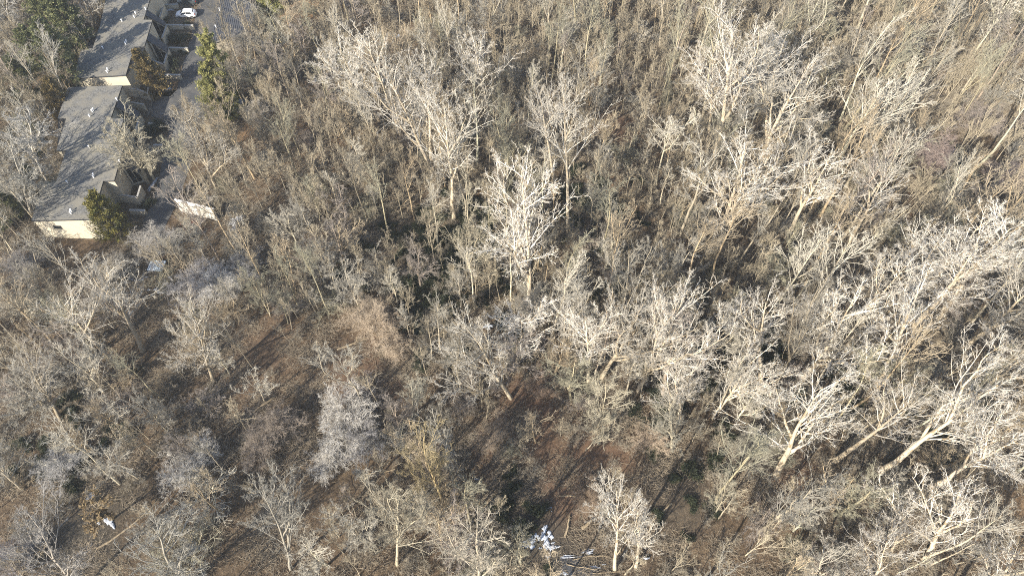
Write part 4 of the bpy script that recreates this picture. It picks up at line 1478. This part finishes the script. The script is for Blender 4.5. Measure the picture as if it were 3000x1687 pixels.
# the ribbed translucent panel dumped in the brush
g = gp(*B1(1190, 345))
root = empty('ribbed_panel', (g.x, g.y, .5), 'pale blue ribbed sheet propped in the brush below the terraces', 'panel')
root.rotation_euler = (R(8), R(-6), R(-8))
bm = bmesh.new()
bm_box(bm, (0, 0, 0), (2.7, 1.9, .05))
link('sheet', bm_mesh('sheet', bm, plain('blue_grey_sheet', (.34, .42, .50), .4)), root)
for i in range(8):
    bm = bmesh.new()
    bm_box(bm, (-1.2 + i * .34, 0, .045), (.10, 1.86, .05))
    link('rib', bm_mesh('rib', bm, plain('sheet_rib', (.62, .68, .74), .4)), root)
for x, y in ((-1.2, -.8), (1.2, -.8), (-1.2, .8), (1.2, .8)):
    bm = bmesh.new()
    bm_box(bm, (x, y, -.36), (.08, .08, .66))
    link('leg', bm_mesh('leg', bm, M_LOG), root)


# ------------------------------------------------------------------ stuff: undergrowth and ivy
def scatter_stuff(name, pts, protos, smin, smax, label_mat=None):
    """one object: low growth set on many points"""
    me = bpy.data.meshes.new(name)
    me.from_pydata([tuple(p) for p in pts], [], [])
    o = tag(link(name, me), kind='stuff')
    ng = bpy.data.node_groups.new(name, 'GeometryNodeTree')
    ng.interface.new_socket('Geometry', in_out='INPUT', socket_type='NodeSocketGeometry')
    ng.interface.new_socket('Geometry', in_out='OUTPUT', socket_type='NodeSocketGeometry')
    gi, go = ng.nodes.new('NodeGroupInput'), ng.nodes.new('NodeGroupOutput')
    ip_ = ng.nodes.new('GeometryNodeInstanceOnPoints')
    jn = ng.nodes.new('GeometryNodeJoinGeometry')
    for pr in protos:
        oi = ng.nodes.new('GeometryNodeObjectInfo')
        oi.inputs['Object'].default_value = pr[0] if isinstance(pr, tuple) else pr
        oi.inputs['As Instance'].default_value = True
        if isinstance(pr, tuple):
            j2 = ng.nodes.new('GeometryNodeJoinGeometry')
            o2 = ng.nodes.new('GeometryNodeObjectInfo')
            o2.inputs['Object'].default_value = pr[1]
            oi.inputs['As Instance'].default_value = o2.inputs['As Instance'].default_value = False
            g2 = ng.nodes.new('GeometryNodeGeometryToInstance')
            ng.links.new(oi.outputs['Geometry'], j2.inputs[0])
            ng.links.new(o2.outputs['Geometry'], j2.inputs[0])
            ng.links.new(j2.outputs[0], g2.inputs[0])
            ng.links.new(g2.outputs[0], jn.inputs[0])
            continue
        ng.links.new(oi.outputs['Geometry'], jn.inputs[0])
    rv = ng.nodes.new('FunctionNodeRandomValue')
    rv.data_type = 'FLOAT_VECTOR'
    rv.inputs[0].default_value = (-.12, -.12, 0)
    rv.inputs[1].default_value = (.12, .12, 6.28)
    rs = ng.nodes.new('FunctionNodeRandomValue')
    rs.data_type = 'FLOAT'
    rs.inputs[2].default_value = smin
    rs.inputs[3].default_value = smax
    ng.links.new(gi.outputs[0], ip_.inputs['Points'])
    ng.links.new(jn.outputs[0], ip_.inputs['Instance'])
    ip_.inputs['Pick Instance'].default_value = True
    ng.links.new(rv.outputs[0], ip_.inputs['Rotation'])
    ng.links.new(rs.outputs[1], ip_.inputs['Scale'])
    ng.links.new(ip_.outputs[0], go.inputs[0])
    md = o.modifiers.new('scatter', 'NODES')
    md.node_group = ng
    return o


crowns = [c for rt, kd, *_ in REG if kd == 'shrub' for c in rt.children if c.name.startswith('crown')]
crowns = [c for c in crowns if sum(c.color[:3]) < 1.05][:14]
rr = random.Random(31)


def clear_k(x, y, k):
    for p, r in CLEARP:
        if (p.x - x) ** 2 + (p.y - y) ** 2 < (r * k) ** 2:
            return True
    return False


def brush_ok(x, y, q):
    if clear_k(x, y, 1.0) and q.random() < .88:
        return False
    return free(x, y, 1, .0)


bp_ = scatter(2000, 1.3, 41, brush_ok, (120, 90))
scatter_stuff('undergrowth', [(p.x, p.y, gzf(p.x, p.y) - .1) for p in bp_], crowns, .28, .62).color = (.37, .325, .255, 1)
# saplings between the trees, far more than anyone would count
pairs = []
for it in REG:
    if it[1] == 'young_tree' and len(pairs) < 16:
        ch = {c.name.split('.')[0]: c for c in it[0].children}
        if ch['crown'].data.name not in [q_[1].data.name for q_ in pairs]:
            pairs.append((ch['trunk'], ch['crown']))
sp_ = scatter(2100, 1.55, 43, lambda x, y, q: (y > 78 or q.random() < .42) and (vpos(Vector((x, y, 0)))[1] < 900 or q.random() < .55) and free(x, y, 1.5, 1.05), (160, 120))
scatter_stuff('saplings', [(p.x, p.y, gzf(p.x, p.y)) for p in sp_], pairs, .46, .92).color = (.39, .335, .245, 1)
# sticks and stems lying on the leaf litter
G = Grow(61)
for k in range(3):
    n_ = 150
    P = np.c_[G.r.normal(0, 1.3, (n_, 2)), G.r.random(n_) * .12]
    a_ = G.r.random(n_) * 6.28
    st = G.walk(P, np.c_[np.cos(a_), np.sin(a_), G.r.normal(.12, .2, n_)], G.r.uniform(.3, 1.6, n_), 2, .25, 0)
    G.tubes(st, G.r.uniform(.012, .035, n_), np.full(n_, .008), 3)
me_t = G.mesh('stick_litter', BARK)
src_t = link('stick_litter', me_t)
tag(src_t, kind='stuff').color = (.33, .27, .20, 1)
g = gp(*D(1420, 1200))
src_t.location = (g.x, g.y, gzf(g.x, g.y))
tp_ = scatter(1300, 1.8, 47, lambda x, y, q: not near_build(x, y, 1.0) and (q.random() < .4 or not clear_k(x, y, .8)), (60, 40))
scatter_stuff('forest_litter', [(p.x, p.y, gzf(p.x, p.y)) for p in tp_], [src_t], .7, 1.2).color = (.33, .275, .205, 1)
# ivy and honeysuckle that stay green on the wood's floor
ivy = []
for vx, vy, rm, n in [(1440, 520, 5, 40), (1175, 570, 6, 50), (1040, 650, 6, 55), (1235, 640, 5, 45), (1170, 690, 6, 55), (1095, 790, 5, 40), (1860, 880, 6, 40), (1700, 960, 5, 30), (2110, 980, 4, 18),
                      (1290, 1245, 3.5, 14), (1560, 590, 6, 25), (1740, 1180, 5, 22), (180, 1110, 5, 30), (2390, 1080, 4, 14), (1880, 930, 5, 25), (60, 400, 4, 26), (90, 470, 4, 26), (160, 200, 6, 20), (1500, 660, 5, 20)]:
    c_ = gp(*D(vx, vy))
    for _ in range(n):
        if _ % 3 == 2:
            continue
        x, y = c_.x + rr.gauss(0, rm * .8), c_.y + rr.gauss(0, rm * .9)
        if not near_build(x, y, 1):
            ivy.append((x, y, gzf(x, y) - .15))
bush_o = [o for o in SC.objects if o.name.startswith('foliage')][:2]
scatter_stuff('ivy_groundcover', ivy, bush_o, .6, 1.25)
print('radii', [[round(q_[3] / q_[2], 2) for q_ in v_] for v_ in PROT.values()])
print('plants', len(REG), 'tris', sum(len(me.loops) - 2 * len(me.polygons) for me in bpy.data.meshes))
